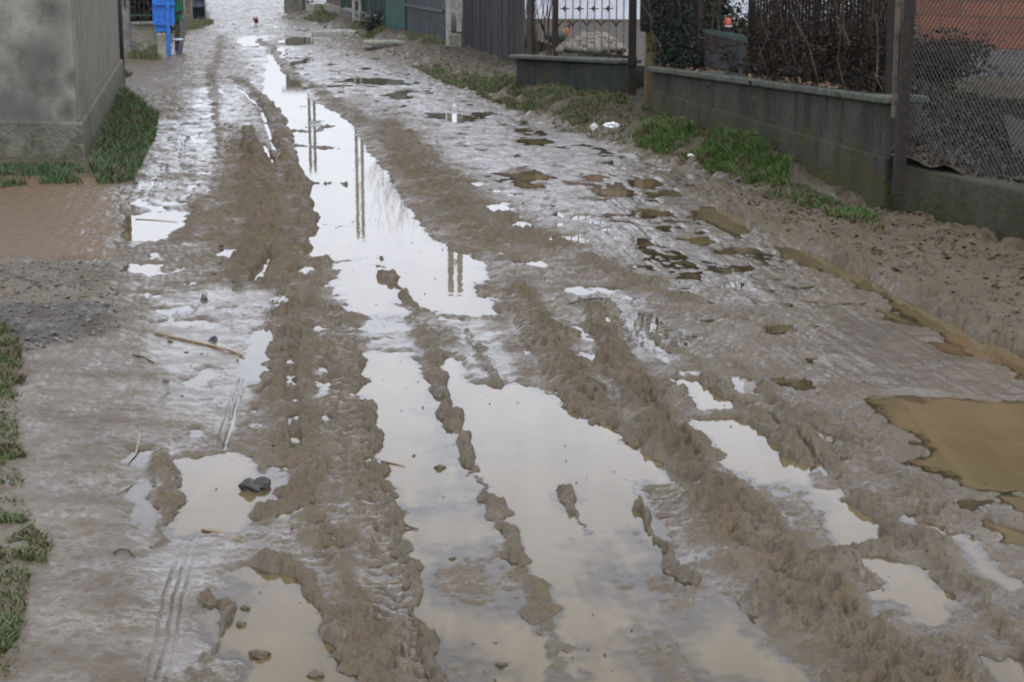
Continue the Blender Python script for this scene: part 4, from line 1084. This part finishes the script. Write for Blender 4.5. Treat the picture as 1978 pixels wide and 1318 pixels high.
def skin_mesh(name, nodes, edges, mat, parent, sub=2):
    """one continuous surface grown over a jointed skeleton; nodes: (xyz, radius)"""
    me = bpy.data.meshes.new(name)
    off = parent.location
    me.from_pydata([tuple(Vector(n[0])) for n in nodes], edges, []); me.materials.append(mat)
    o = bpy.data.objects.new(name, me); COL.objects.link(o); o.parent = parent
    sk = o.modifiers.new('skin', 'SKIN'); sk.use_smooth_shade = True
    for v, n in zip(me.skin_vertices[0].data, nodes): v.radius = n[1] if isinstance(n[1], tuple) else (n[1], n[1])
    me.skin_vertices[0].data[0].use_root = True
    ss = o.modifiers.new('sub', 'SUBSURF'); ss.levels = ss.render_levels = sub
    return o
def chicken(name, label, loc, rz, k, body, neck, tail, tail_up=.16, pecking=False):
    """a cockerel or hen: deep breast, upright neck, small head with comb, sickle tail, two jointed legs"""
    t = thing(name, label, 'chicken', loc); t.rotation_euler.z = rz; t.scale = (k, k, k)
    hd = Vector((.20, 0, .40)); 
    nodes = [((0, 0, .22), (.085, .095)), ((.09, 0, .22), (.075, .085)), ((.15, 0, .28), (.045, .05)), ((.185, 0, .345), (.028, .03)), ((.20, 0, .395), (.026, .028)), ((.225, 0, .395), (.016, .017)),
             ((-.10, 0, .245), (.06, .065)), ((-.16, 0, .285), (.03, .035)),
             ((.01, .045, .14), (.034, .034)), ((.0, .05, .085), (.013, .013)), ((.012, .05, .012), (.008, .008)), ((.05, .05, .005), (.006, .006)),
             ((.01, -.045, .14), (.034, .034)), ((.0, -.05, .085), (.013, .013)), ((.012, -.05, .012), (.008, .008)), ((.05, -.05, .005), (.006, .006))]
    edges = [(0, 1), (1, 2), (2, 3), (3, 4), (4, 5), (0, 6), (6, 7), (0, 8), (8, 9), (9, 10), (10, 11), (0, 12), (12, 13), (13, 14), (14, 15)]
    skin_mesh('body', nodes, edges, body, t)
    def local(name_, mb_, mat, sm=True):
        o = mb_.build(name_, mat, None, sm); o.parent = t; return o
    mb_ = MB(); mb_.tube([(.115, 0, .235), (.15, 0, .29), (.184, 0, .345), (.198, 0, .385)], [.058, .046, .034, .026], 12); local('hackle', mb_, neck)
    mb_ = MB(); mb_.hexa([(.17, -.004, .42), (.232, -.004, .412), (.232, .004, .412), (.17, .004, .42), (.165, -.002, .452), (.222, -.002, .440), (.222, .002, .440), (.165, .002, .452)]); mb_.blob((.222, 0, .366), (.010, .008, .018), 1, .1); local('comb', mb_, M['comb'])
    mb_ = MB(); mb_.tube([(.228, 0, .397), (.248, 0, .393), (.262, 0, .385)], [.011, .008, .002], 6); local('beak', mb_, M['beak'])
    for s_ in (-1, 1):
        mb_ = MB(); mb_.blob((.212, s_ * .022, .402), .006, 1, 0); local('eye', mb_, M['iron'])
    mb_ = MB()
    for i in range(9):
        y = (i - 4) * .012; f = abs(i - 4) / 4
        mb_.tube([(-.13, y * .5, .27), (-.20, y, .30 + tail_up), (-.28, y * 1.5, .30 + tail_up * (1.05 - .3 * f)), (-.34, y * 1.8, .22 + tail_up * (.6 - .4 * f))], [.012, .020, .016, .003], 5)
    local('tail', mb_, tail)
    for s_ in (-1, 1):
        mb_ = MB(); mb_.blob((-.02, s_ * .075, .235), (.10, .022, .055), 2, .08); local('wing', mb_, body)
        mb_ = MB()
        for a_ in (-.5, 0, .5): mb_.tube([(.012, s_ * .05, .012), (.012 + .045 * math.cos(a_), s_ * .05 + .045 * math.sin(a_), .004)], [.006, .003], 5)
        mb_.tube([(.012, s_ * .05, .012), (-.015, s_ * .05, .004)], [.006, .003], 5); local('foot', mb_, M['beak'])
    return t
c = P(1071, 92, 23.9)
chicken('cockerel', 'cockerel with russet neck and dark green tail behind the ornamental railing', (c.x, c.y, .50), .15, .92, M['hen_dark'], M['hen'], M['hen_dark'])
c = G(495, 51)
chicken('hen', 'small dark maroon hen standing in the middle of the far wet road', (c.x, c.y, .004), -1.25, .50, M['hen_maroon'], M['hen_maroon'], M['hen_maroon'], .03)
rd = random.Random(9); n_st = 0; spots = []
for row, (y_, x0_, x1_, nn_) in enumerate(((97, 1078, 1210, 17), (90, 1086, 1206, 15), (82, 1104, 1192, 11), (75, 1112, 1182, 9), (69, 1126, 1170, 6))):
    for i in range(nn_):
        spots.append((x0_ + (x1_ - x0_) * (i + rd.uniform(.2, .8)) / nn_, y_ + rd.uniform(-2, 2), 22.3 + row * .22 + rd.uniform(-.08, .08)))
st0 = None
for i, (x_, y_, Y_) in enumerate(spots):
    q = P(x_, y_, Y_)
    if i < 5:
        mb = MB(); mb.blob((0, 0, 0), (.062, .05, .045), 2, .16, i); o = mb.build('stone', M['stone'], None, True); protos = (protos + [o]) if i else [o]
    else:
        o = protos[i % 5].copy(); COL.objects.link(o)
    o.location = q; o.rotation_euler = (rd.uniform(-.3, .3), rd.uniform(-.3, .3), rd.uniform(0, 6)); o.scale = [rd.uniform(.8, 1.25)] * 3
    tag(o, 'pale rounded field stone in the heap behind the ornamental railing', 'stone', 'field stones heaped behind the railing')
mb = MB(); c = P(1148, 95, 22.9); mb.blob((c.x, c.y + .1, .48), (.50, .42, .26), 3, .08, 3)
tag(mb.build('gravel_heap', M['stone'], None, True), 'core of gravel and earth under the heaped field stones', 'gravel', None, 'stuff')

c = P(1220, 182, 20.7); mb = MB(); mb.box((c.x, c.y, .95), (.085, .085, 1.9)); mb.box((c.x, c.y - .05, .62), (.10, .012, .10))
tag(mb.build('gate_post', M['iron'], None, bevel=.006), 'square dark iron gate post at the end of the low mossy wall', 'post')
c = P(1258, 200, 20.0)
t = thing('meter_post', 'old mossy wooden post carrying a dark metal box', 'post', (c.x, c.y, .1))
mb = MB(); mb.box((c.x, c.y, .62), (.15, .13, 1.15), 0, .96); mb.build('post', M['wood_moss'], t, bevel=.02)
u = P(1256, 60, c.y); mb = MB(); mb.box((u.x, c.y - .06, u.z + .33), (.225, .16, .66)); mb.build('box', M['iron'], t, bevel=.01)
mb = MB(); mb.box((u.x, c.y - .146, u.z + .34), (.18, .012, .54)); mb.build('box_door', M['rust'], t, bevel=.004)

# ------------------------------------------------------------------ garden wall with its fence
N0, F0 = P(1716, 375, 13.35), P(1258, 205, 19.2)
TN, TF = P(1724, 186, 13.4), P(1258, 128, 19.2)
dW = (Vector((N0.x, N0.y, 0)) - Vector((F0.x, F0.y, 0))).normalized(); nW = Vector((-dW.y, dW.x, 0))
if nW.x < 0: nW = -nW          # away from the road
def wl_pt(f, off, z): q = Vector((F0.x, F0.y, 0)).lerp(Vector((N0.x, N0.y, 0)), f) + nW * off; return Vector((q.x, q.y, z))
zt = lambda f: TF.z + (TN.z - TF.z) * f
t = thing('garden_wall', 'long damp garden wall streaked with moss under the overgrown fence', 'wall', (wl_pt(.5, .12, .1)))
def strip(mb_, o0, o1, zlo, zhi, f0=0.0, f1=1.0):
    mb_.hexa([wl_pt(f0, o0, zlo(f0)), wl_pt(f1, o0, zlo(f1)), wl_pt(f1, o1, zlo(f1)), wl_pt(f0, o1, zlo(f0)), wl_pt(f0, o0, zhi(f0)), wl_pt(f1, o0, zhi(f1)), wl_pt(f1, o1, zhi(f1)), wl_pt(f0, o1, zhi(f0))])
mb = MB(); strip(mb, 0, .24, lambda f: -.05, lambda f: zt(f) - .055); mb.build('render', M['garden'], t, bevel=.012)
mb = MB(); strip(mb, -.03, .03, lambda f: -.06, lambda f: .30 + .13 * (1 - f) + .12 * f); mb.build('footing', M['garden'], t, bevel=.015)
mb = MB()
for i in range(7): strip(mb, -.055, .29, lambda f: zt(f) - .052, lambda f: zt(f) + .003 * (i % 2), i / 7 + .001, (i + 1) / 7 - .001)
mb.build('coping', M['coping'], t, bevel=.012)
def f_of(px_):
    best = min(range(1001), key=lambda k: abs((lambda q: CX + F_PX * q.x / (q.y * cp + (EYE - q.z) * sp) - px_)(wl_pt(k / 1000, .12, 1.0)))); return best / 1000
FX = {x: f_of(x) for x in (1280, 1353, 1450, 1574, 1718)}
fe = thing('iron_fence', 'dark overgrown iron fence standing on the damp garden wall', 'fence', wl_pt(.5, .12, zt(.5)))
for x_, w_ in ((1280, .05), (1353, .05), (1450, .06), (1574, .06), (1718, .06)):
    f = FX[x_]; mb = MB(); mb.bar(wl_pt(f, .12, zt(f) - .02), wl_pt(f, .12, 2.0), w_); mb.build('post', M['iron'], fe, bevel=.004)
segs = ((1280, 1353, .05), (1450, 1574, .05), (1574, 1718, .05))
for x0_, x1_, st_ in segs:
    f0, f1 = FX[x0_], FX[x1_]; L = (wl_pt(f1, 0, 0) - wl_pt(f0, 0, 0)).length; mb = MB(); k = int(L / .075)
    for i in range(1, k):
        f = f0 + (f1 - f0) * i / k; mb.bar(wl_pt(f, .12, zt(f) + .09), wl_pt(f, .12, 1.85), .020)
    mb.build('bars', M['iron'], fe)
    for zz in (.10, None):
        mb = MB(); mb.bar(wl_pt(f0, .12, zt(f0) + zz if zz else 1.8), wl_pt(f1, .12, zt(f1) + zz if zz else 1.8), .025, .05); mb.build('rail', M['iron_grey'] if zz else M['iron'], fe)
    mb = MB(); h0 = .16; nd = int(L / .045); H_ = 1.5                       # woven netting tied to the bars
    for i in range(-int(H_ / .045), nd):
        for s_ in (1, -1):
            pa, pb = [], None
            i0 = i * .045; a0, b0 = max(i0, 0), min(i0 + H_ - h0, L)
            if b0 <= a0: continue
            za, zb = (a0 - i0), (b0 - i0)
            if s_ < 0: za, zb = H_ - h0 - za, H_ - h0 - zb
            fa_, fb_ = f0 + (f1 - f0) * a0 / L, f0 + (f1 - f0) * b0 / L
            mb.bar(wl_pt(fa_, .145, zt(fa_) + h0 + za), wl_pt(fb_, .145, zt(fb_) + h0 + zb), .0032)
    mb.build('netting', M['wire'], fe)
# dry creepers through the netting
def creeper(label, x0_, x1_, n_st_, n_leaf, seed, top, lmat, off=(.02, .34)):
    rd_ = random.Random(seed); g = np.random.default_rng(seed); f0, f1 = f_of(x0_), f_of(x1_)
    fm = (f0 + f1) / 2; t_ = thing('dry_creeper', label, 'plant', wl_pt(fm, .15, zt(fm)), 'dead creepers tangled in the fence'); mb_ = MB()
    for i in range(n_st_):
        f = rd_.uniform(f0, f1); z = zt(f) + .01; pts = []; o_ = rd_.uniform(*off)
        for k in range(7):
            pts.append(wl_pt(f, o_, z)); f += rd_.uniform(-.03, .03); z += rd_.uniform(.05, top / 5.0); o_ += rd_.uniform(-.04, .04)
        mb_.tube(pts, [.008, .007, .006, .005, .0045, .004, .003], 4)
        for k in range(5):
            q = rd_.choice(pts[1:]); mb_.tube([q, q + dW * rd_.uniform(-.12, .12) + Vector((0, 0, rd_.uniform(-.02, .1))), q + dW * rd_.uniform(-.2, .2) + Vector((0, 0, rd_.uniform(-.12, .16)))], [.004, .003, .002], 4)
    mb_.build('stems', M['twig'], t_)
    ff = f0 + (f1 - f0) * g.random(n_leaf); zz = np.minimum(g.exponential(.28, n_leaf), top) ; oo = off[0] + (off[1] - off[0]) * g.random(n_leaf)
    L_ = np.array([tuple(wl_pt(a_, o_, zt(a_) + .02 + z_)) for a_, o_, z_ in zip(ff, oo, zz)])
    leaves_mesh('foliage', L_, .019, lmat, seed, t_)
creeper('dark evergreen creeper smothering the first fence panel beside the meter post', 1278, 1356, 26, 9000, 31, 1.4, M['ever_leaf'])
creeper('dead brown creeper on the fence panel right of the gap', 1452, 1572, 34, 5600, 32, 1.0, M['dark_leaf'])
creeper('thick dead creeper on the last fence panel, next to the tall dark post', 1576, 1716, 40, 7600, 33, 1.1, M['dark_leaf'])
f = (FX[1353] + FX[1450]) / 2
for k, (x0_, x1_, ya, yb, yc, yd, m_, lab) in enumerate(((1352, 1446, 62, 82, 55, 70, 'green_dark', 'dark green plank, topmost in the gap of the fence'), (1354, 1448, 96, 84, 64, 84, 'rust', 'brown plank in the middle of the gap of the fence'), (1356, 1448, 128, 140, 96, 86, 'boards', 'grey sheet leaning lowest in the gap of the fence'))):
    Y0, Y1 = wl_pt(FX[1353], .2 + .03 * k, 0).y, wl_pt(FX[1450], .2 + .03 * k, 0).y
    a0, a1, b0, b1 = P(x0_, ya, Y0), P(x1_, yb, Y1), P(x0_, yc, Y0), P(x1_, yd, Y1); o_ = nW * .02
    mb = MB(); mb.hexa([a0, a1, a1 + o_, a0 + o_, b0, b1, b1 + o_, b0 + o_])
    tag(mb.build('plank', M[m_], None), lab, 'plank', 'planks closing the gap in the fence')
u = P(1391, 40, 18.4); mb = MB(); mb.box((u.x - .06, u.y, 1.2), (.13, .10, 1.5)); tag(mb.build('wooden_post', M['rust'], None), 'brown wooden post behind the gap in the fence', 'post')
u = P(1405, 50, 18.6)
t = thing('bucket', 'small upturned coral red plastic bucket with a pale rim behind the gap in the fence', 'bucket', (u.x, u.y, .5))
mb = MB(); mb.lathe((u.x, u.y, u.z), [(.046, .004), (.044, .02), (.036, .066), (.028, .076), (0, .078)], 14); mb.build('body', M['red_cloth'], t, True)
mb = MB(); mb.lathe((u.x, u.y, u.z), [(.0, -.012), (.05, -.012), (.05, .003), (.0, .004)], 14); mb.build('rim', M['plastic'], t, True)
mb = MB(); mb.box((u.x, u.y, (u.z - .013 + .45) / 2), (.07, .07, u.z - .013 - .45)); mb.build('stand', M['dark'], t)
for k, (x_, Y_, w_, h_, n_, lab) in enumerate(((1315, 19.2, 1.0, 1.6, 8000, 'dense dark evergreen shrub behind the first fence panel'), (1400, 18.6, .9, .62, 3500, 'low dark shrub behind the gap in the fence'), (1520, 17.0, 1.3, .50, 4500, 'dark bare shrub behind the fence panel right of the gap'), (1650, 15.6, 1.3, .46, 4500, 'dark tangled shrub behind the last fence panel'))):
    u = P(x_, 100, Y_ + .45); shrub('garden_shrub', lab, 'shrub', (u.x + .1, Y_ + .45, .48), (w_, .7, h_), n_, .026, M['ever_leaf'] if k < 2 else M['dark_leaf'], M['twig'], 50 + k, 'shrubs behind the garden fence', 14)

# tall posts, plinth and wire fence at the right
a, b = P(1738, 292, 13.0), P(1757, 0, 13.0)
mb = MB(); mb.bar((a.x, a.y, .2), (b.x, b.y, b.z), .075, .075); mb.bar((b.x, b.y, b.z), (b.x + (b.x - a.x) * .5, b.y, 2.1), .074, .074)
tag(mb.build('iron_post', M['iron'], None, bevel=.006), 'tall dark post leaning slightly right at the end of the garden wall', 'post')
a, b = P(1727, 200, 13.15), P(1735, 0, 13.15); mb = MB(); mb.bar((a.x, a.y, a.z - .1), (b.x, b.y, 1.95), .03)
tag(mb.build('slim_post', M['wood'], None), 'slim pale stake between the fence and the tall dark post', 'post')
q0, q1 = G(1722, 397, .06), G(2400, 565, .06)
t = thing('kerb_wall', 'low mossy concrete plinth running under the wire fence', 'wall', ((q0 + q1) / 2))
mb = MB(); mb.slab((q0.x, q0.y + .12), (q1.x, q1.y + .12), .2, -.1, .385); mb.build('render', M['kerb'], t, bevel=.02)
q0b, q1b = Vector((q0.x, q0.y + .1, 0)), Vector((q1.x, q1.y + .1, 0)); d = (q1b - q0b); L = d.length; d /= L
wf = thing('wire_fence', 'sagging diamond mesh wire fence in front of the brick house', 'fence', ((q0b + q1b) / 2 + Vector((0, 0, .4))))
mb = MB(); H_ = 1.35; st_ = .05; X0 = .10
for i in range(-int(H_ / st_), int(L / st_)):
    for s_ in (1, -1):
        i0 = i * st_; a0, b0 = max(i0, X0), min(i0 + H_, L)
        if b0 <= a0: continue
        za, zb = a0 - i0, b0 - i0
        if s_ < 0: za, zb = H_ - za, H_ - zb
        mb.bar(q0b + d * a0 + Vector((0, .01 * s_, .42 + za)), q0b + d * b0 + Vector((0, .01 * s_, .42 + zb)), .0042 if s_ > 0 else .0032)
mb.build('mesh', M['wire'], wf)
for k in (.55, 1.0):
    u = q0b + d * L * k; mb = MB(); mb.box((u.x, u.y + .03, .95), (.05, .05, 1.8)); mb.build('post', M['iron'], wf)
mb = MB()
for z in (.43, 1.1, 1.77): mb.bar(q0b + Vector((0, 0, z)), q1b + Vector((0, 0, z)), .004)
mb.build('line_wire', M['wire'], wf)
# bank of brush and rotting leaves behind the plinth
bx = [(1722, 14.4), (1722, 13.2), (2400, 11.4), (2500, 14.7), (1690, 17.1)]
nb = 46; us = np.linspace(0, 1, nb); UU, VV = [a_.ravel() for a_ in np.meshgrid(us, us)]
c00, c10, c11, c01 = P(1722, 300, 13.25), P(2420, 380, 10.6), P(2560, 200, 15.0), P(1672, 190, 17.15)
def bl4(u, v, i): return (c00[i] * (1 - u) + c10[i] * u) * (1 - v) + (c01[i] * (1 - u) + c11[i] * u) * v
XX, YY = bl4(UU, VV, 0), bl4(UU, VV, 1)
def heap_z(X, Y, U, V): return .37 + .16 * V + .46 * np.exp(-((U - .05) / .22) ** 2 - ((V - .45) / .33) ** 2) + .03 * pn(X * 6, Y * 6, 61) + .05 * pn(X * 2.3, Y * 2.3, 62)
ZZ = heap_z(XX, YY, UU, VV)
set_kind(np_mesh('bank_ground', np.stack([XX, YY, ZZ], 1), grid_faces(nb, nb), SOIL))
g = np.random.default_rng(8); k = 16000; u = g.random(k); v = g.random(k) ** .8; x = bl4(u, v, 0); y = bl4(u, v, 1); z = heap_z(x, y, u, v) + np.abs(g.normal(size=k)) * .03
tag(leaves_mesh('leaf_litter', np.stack([x, y, z], 1), .026, M['dark_leaf'], 81, None, False), 'rotting brown leaves covering the bank behind the wire fence', 'leaf litter', None, 'stuff')
for k, (u_, v_, w_, h_) in enumerate(((.03, .42, .9, .34), (.13, .55, .9, .3))):
    x, y = float(bl4(u_, v_, 0)), float(bl4(u_, v_, 1)); shrub('dead_shrub', ('taller', 'lower')[k] + ' dead brown shrub on the leafy bank ' + ('nearest the tall dark post', 'further right below the brick house')[k], 'shrub', (x, y, float(heap_z(np.array([x]), np.array([y]), u_, v_)[0]) - .05), (w_, .7, h_), 4200, .024, M['dark_leaf'], M['twig'], 90 + k, 'dead shrubs on the bank', 14)
a0, a1, a2, a3 = P(1938, 222, 13.6), P(2060, 262, 13.2), P(2050, 400, 12.6), P(1962, 322, 13.0)
mb = MB(); o_ = Vector((.02, .05, 0)); mb.hexa([a3, a2, a2 + o_, a3 + o_, a0, a1, a1 + o_, a0 + o_])
tag(mb.build('dark_opening_sheet', M['dark'], None), 'black sheet standing in for a shaded dark opening behind the wire fence at the right edge', 'sheet')  # the opening's shade is put in as a black slab
c = P(1772, 252, 14.2); mb = MB(); mb.blob((c.x, c.y, c.z), (.05, .04, .045), 2, .5, 4)
tag(mb.build('plastic_scrap', M['cap'], None), 'crumpled pale blue scrap of plastic lying on the leafy bank', 'litter')

# ------------------------------------------------------------------ small things on the ground
def crumple(name, label, px_, py_, s, mat, seed, z=None):
    c_ = G(px_, py_); zz = gz(c_.x, c_.y); c_ = G(px_, py_, zz + s * .3); mb_ = MB(); mb_.blob((c_.x, c_.y, zz + s * .35), (s, s * .7, s * .55), 2, .45, seed)
    return tag(mb_.build(name, mat, None), label, 'litter')
crumple('plastic_bag', 'crumpled white plastic bag at the edge of the right verge', 1182, 243, .055, M['plastic'], 3)
crumple('paper_scrap', 'small grey white scrap of paper left of the plastic bag', 1148, 246, .05, M['paper'], 6)
crumple('paper_scrap', 'tiny pale scrap of paper below the grass tufts', 1334, 300, .022, M['paper'], 8)
def stone(label, px_, py_, s, mat, seed, flat=.6):
    c_ = G(px_, py_); zz = gz(c_.x, c_.y); mb_ = MB(); mb_.blob((c_.x, c_.y, max(zz, 0) + s * .12), (s, s * .75, s * flat), 3, .6, seed)
    return tag(mb_.build('stone', mat, None, True), label, 'stone')
stone('dark wet lump of stone at the right edge of the small left puddle', 490, 944, .046, M['stone_dark'], 2, .6)
stone('small dark stone beside the long reed on the left', 412, 662, .022, M['stone_dark'], 5)
stone('round dark stone in the left mud above the reed', 394, 582, .020, M['stone_dark'], 7, .9)
stone('reddish brown stone on the verge by the ladder pole', 915, 118, .07, M['stone'], 9)
stone('pale stone beside the open drain', 775, 92, .06, M['stone'], 11)
def stick(name, label, pts, r, mat, cat='stick'):
    q = []
    for x_, y_ in pts:
        c_ = G(x_, y_); zz = max(gz(c_.x, c_.y), 0.0) + r; q.append(Vector((c_.x, c_.y, zz)))
    m_ = sum(q, Vector()) / len(q)
    mb_ = MB(); mb_.tube(q, [r] + [r * .9] * (len(q) - 2) + [r * .5], 6)
    return tag(mb_.build(name, mat, None, True), label, cat)
stick('reed', 'long broken tan reed lying on the left mud', [(300, 652), (350, 662), (400, 673), (450, 683), (472, 691)], .006, M['straw'], 'reed')
stick('twig', 'short dark twig on the grey left mud', [(258, 697), (278, 702), (298, 709)], .005, M['twig'], 'twig')
stick('reed', 'pale bent reed in the narrow left puddle', [(272, 830), (270, 858), (262, 880), (246, 898)], .004, M['pale_reed'], 'reed')
stick('reed', 'pale short reed low in the narrow left puddle', [(230, 958), (248, 944), (266, 926)], .003, M['pale_reed'], 'reed')
stick('reed', 'brown straw at the foot of the small left puddle', [(390, 1026), (420, 1030), (470, 1050)], .004, M['straw'], 'reed')
stick('reed', 'straight straw poking into the long left puddle', [(736, 892), (758, 896), (782, 902)], .003, M['straw'], 'reed')
stick('twig', 'dark twig at the left shore of the long puddle', [(772, 1019), (792, 1021), (808, 1024)], .004, M['twig'], 'twig')
stick('straw', 'yellow straw on the right mud near the garden wall', [(1540, 440), (1565, 440), (1586, 442)], .004, M['straw'], 'straw')
stick('straw', 'yellow straw on the mud above the brown rut', [(1690, 488), (1715, 490), (1738, 492)], .004, M['straw'], 'straw')
stick('twig', 'forked brown twig on the mud right of the brown rut', [(1758, 552), (1775, 540), (1790, 531)], .003, M['twig'], 'twig')
stick('twig', 'thin brown twig lying across the wheel ruts', [(1096, 592), (1140, 588), (1180, 580)], .005, M['twig'], 'twig')
stick('reed', 'thin orange reed across the bright left puddle', [(262, 424), (300, 426), (344, 430)], .003, M['straw'], 'reed')
stick('twig', 'curled twig on the wet mud at the lower left', [(220, 1080), (232, 1074), (250, 1076), (262, 1086)], .003, M['twig'], 'twig')
def clod(label, px_, py_, s, seed):
    c_ = G(px_, py_); zz = max(gz(c_.x, c_.y), 0); mb_ = MB(); mb_.blob((c_.x, c_.y, zz + s * .15), (s, s * .8, s * .5), 3, .42, seed)
    o = mb_.build('mud_clod', MUD, None, True)
    return tag(o, label, 'clod', 'loose clods of mud')
for i, (x_, y_, s_, lab) in enumerate(((474, 1176, .014, 'small mud clod in the lower left puddle, upper one'), (466, 1208, .016, 'flat mud clod in the lower left puddle'), (502, 1268, .026, 'largest mud clod at the left shore of the lower left puddle'), (508, 978, .022, 'mud clod below the dark stone'), (874, 1080, .010, 'tiny dark clod standing in the long puddle'), (968, 1286, .014, 'tiny clod low in the long puddle'), (610, 1306, .02, 'mud clod on the bottom edge of the lower left puddle'), (850, 905, .02, 'leafy brown clod in the long left puddle'), (1388, 948, .02, 'mud clod at the foot of the right white puddle'))):
    clod(lab, x_, y_, s_, 40 + i)

blades('wall_grass', [([(172, 316), (236, 172), (262, 190), (306, 218), (298, 262), (276, 300), (258, 340), (190, 350)], 9000, .10, 0), ([(-120, 318), (150, 318), (178, 340), (150, 352), (60, 350), (-120, 368)], 6000, .07, 3), ([(236, 135), (256, 138), (246, 146), (236, 145)], 250, .08, 0)], GRASS_DARK, 'dark grass growing along the foot of the tall cement wall', .05)
blades('far_grass', [([(250, 100), (304, 98), (306, 118), (250, 116)], 1600, .12, 0), ([(352, 48), (404, 40), (414, 46), (390, 56), (356, 62)], 1500, .09, 0), ([(585, 38), (622, 30), (655, 42), (660, 50), (620, 50)], 2200, .10, 0), ([(630, 64), (690, 63), (700, 68), (660, 71)], 900, .08, 0), ([(695, 74), (745, 76), (740, 80), (700, 79)], 700, .10, 0), ([(786, 92), (855, 106), (862, 118), (800, 104)], 1500, .09, 2)], GRASS_DULL, 'dull green grass patches at the feet of the far fences')
blades('bank_grass', [([(1222, 238), (1262, 226), (1330, 240), (1343, 256), (1290, 262), (1236, 248)], 5200, .07, 0), ([(1346, 272), (1400, 262), (1470, 288), (1528, 304), (1520, 318), (1440, 306), (1362, 286)], 7500, .075, 0), ([(1530, 322), (1620, 344), (1700, 372), (1690, 386), (1600, 366), (1540, 340)], 5500, .05, 3)], GRASS_LUSH, 'bright green grass tufts on the bank below the garden wall', .22)
blades('verge_grass', [([(1000, 158), (1030, 160), (1210, 190), (1220, 206), (1110, 212), (1010, 176)], 8500, .06, 2), ([(900, 128), (1000, 156), (1040, 190), (1000, 186), (930, 160), (880, 132)], 9000, .07, 1.5), ([(790, 104), (890, 120), (930, 150), (860, 136)], 2600, .06, 2), ([(1236, 212), (1270, 214), (1480, 296), (1716, 388), (1700, 404), (1520, 342), (1340, 282), (1240, 246)], 9000, .055, 4), ([(1100, 196), (1240, 214), (1250, 250), (1180, 240), (1060, 214)], 2600, .04, 4)], GRASS_DULL, 'thin trampled grass on the right verge by the board fence', .2)
GRASS_THIN = grass_material('thin_grass', (.045, .070, .016), (.080, .110, .030), (.10, .085, .04), .2)
blades('foreground_grass', [([(-80, 630), (26, 640), (40, 760), (30, 900), (70, 1040), (60, 1120), (30, 1318), (-80, 1318)], 7000, .028, 2.2), ([(-60, 640), (14, 640), (40, 690), (46, 740), (0, 770), (-60, 780)], 5200, .055, 4), ([(-60, 870), (30, 876), (50, 890), (20, 900), (-60, 940)], 1800, .04, 6), ([(-60, 960), (40, 1010), (100, 1060), (90, 1100), (20, 1090), (-60, 1080)], 2600, .035, 6), ([(-60, 1180), (20, 1200), (34, 1240), (10, 1270), (-60, 1280)], 1600, .035, 6)], GRASS_THIN, 'short green grass tufts at the lower left edge of the mud')
# gravel, litter
q = fill_poly([(0, 512), (215, 516), (232, 640), (60, 690), (-40, 660)], 520, 3); mb = MB(); rd = random.Random(2)
zz = ground(q[:, 0], q[:, 1])[0]
for i in range(len(q)):
    s_ = rd.choice((.005, .007, .009, .012, .018)); mb.blob((q[i, 0], q[i, 1], zz[i] + s_ * .1), (s_ * 1.2, s_, s_ * .6), 1, .25, i)
tag(mb.build('gravel', solid('gravel_mix', (.030, .028, .024), (.095, .085, .070), .7, 30, (.20, .18, .15), 60), None), 'dark gravel trodden into the mud in front of the cement wall', 'gravel', None, 'stuff')
q = np.vstack([fill_poly([(1250, 300), (1480, 366), (1720, 414), (1978, 500), (1978, 690), (1720, 555), (1400, 400)], 420, 14), fill_poly([(760, 92), (890, 122), (1010, 160), (1230, 200), (1230, 280), (1060, 232), (900, 165), (800, 120)], 260, 15), fill_poly([(300, 560), (540, 300), (620, 700), (500, 1318), (200, 1318)], 120, 16)]); mb = MB(); zz = ground(q[:, 0], q[:, 1])[0]
for i in range(len(q)):
    if zz[i] < .012: continue
    s_ = rd.choice((.005, .006, .008, .010, .016)); mb.blob((q[i, 0], q[i, 1], max(zz[i], 0) + s_ * .1), (s_ * 1.2, s_, s_ * .65), 1, .3, i + 900)
tag(mb.build('pebbles', solid('pebble_mix', (.030, .025, .018), (.075, .064, .048), .8, 30, (.13, .115, .09), 60), None), 'small pebbles and crumbs of earth strewn over the verge and the mud', 'pebbles', None, 'stuff')
q = fill_poly([(740, 100), (900, 165), (1060, 238), (1250, 300), (1480, 366), (1720, 414), (1978, 500), (1978, 660), (1720, 540), (1480, 430), (1240, 215), (1020, 170), (860, 118)], 2600, 4); zz = ground(q[:, 0], q[:, 1])[0]
tag(leaves_mesh('leaf_litter', np.stack([q[:, 0], q[:, 1], zz + .008], 1), .024, M['dry_leaf'], 71, None, True), 'scattered dry leaves and straw on the right verge', 'leaf litter', None, 'stuff')
q = np.vstack([fill_poly([(560, 300), (740, 330), (930, 560), (1540, 1318), (500, 1318), (300, 700)], 190, 5), fill_poly([(1200, 500), (1700, 700), (1978, 1000), (1978, 1318), (1500, 1318)], 150, 6)]); zz = np.maximum(ground(q[:, 0], q[:, 1])[0], 0)
tag(leaves_mesh('debris', np.stack([q[:, 0], q[:, 1], zz + .003], 1), .007, M['twig'], 72, None, True), 'dark specks of straw and leaf scattered over the mud and puddles', 'debris', None, 'stuff')
k = 420; g = np.random.default_rng(3); ff = g.random(k); oo = g.random(k) * .28 - .02
ff = np.where(g.random(k) < .5, ff, .55 + .3 * g.random(k))
L_ = np.array([tuple(wl_pt(a_, o_, zt(a_) + .012 + abs(n_))) for a_, o_, n_ in zip(ff, oo, g.normal(size=k) * .012)])
tag(leaves_mesh('coping_leaves', L_, .028, solid('rust_leaf', (.13, .075, .04), (.24, .15, .09), .7, 20), 73, None, True), 'dry russet leaves lying along the coping of the garden wall', 'leaf litter', None, 'stuff')
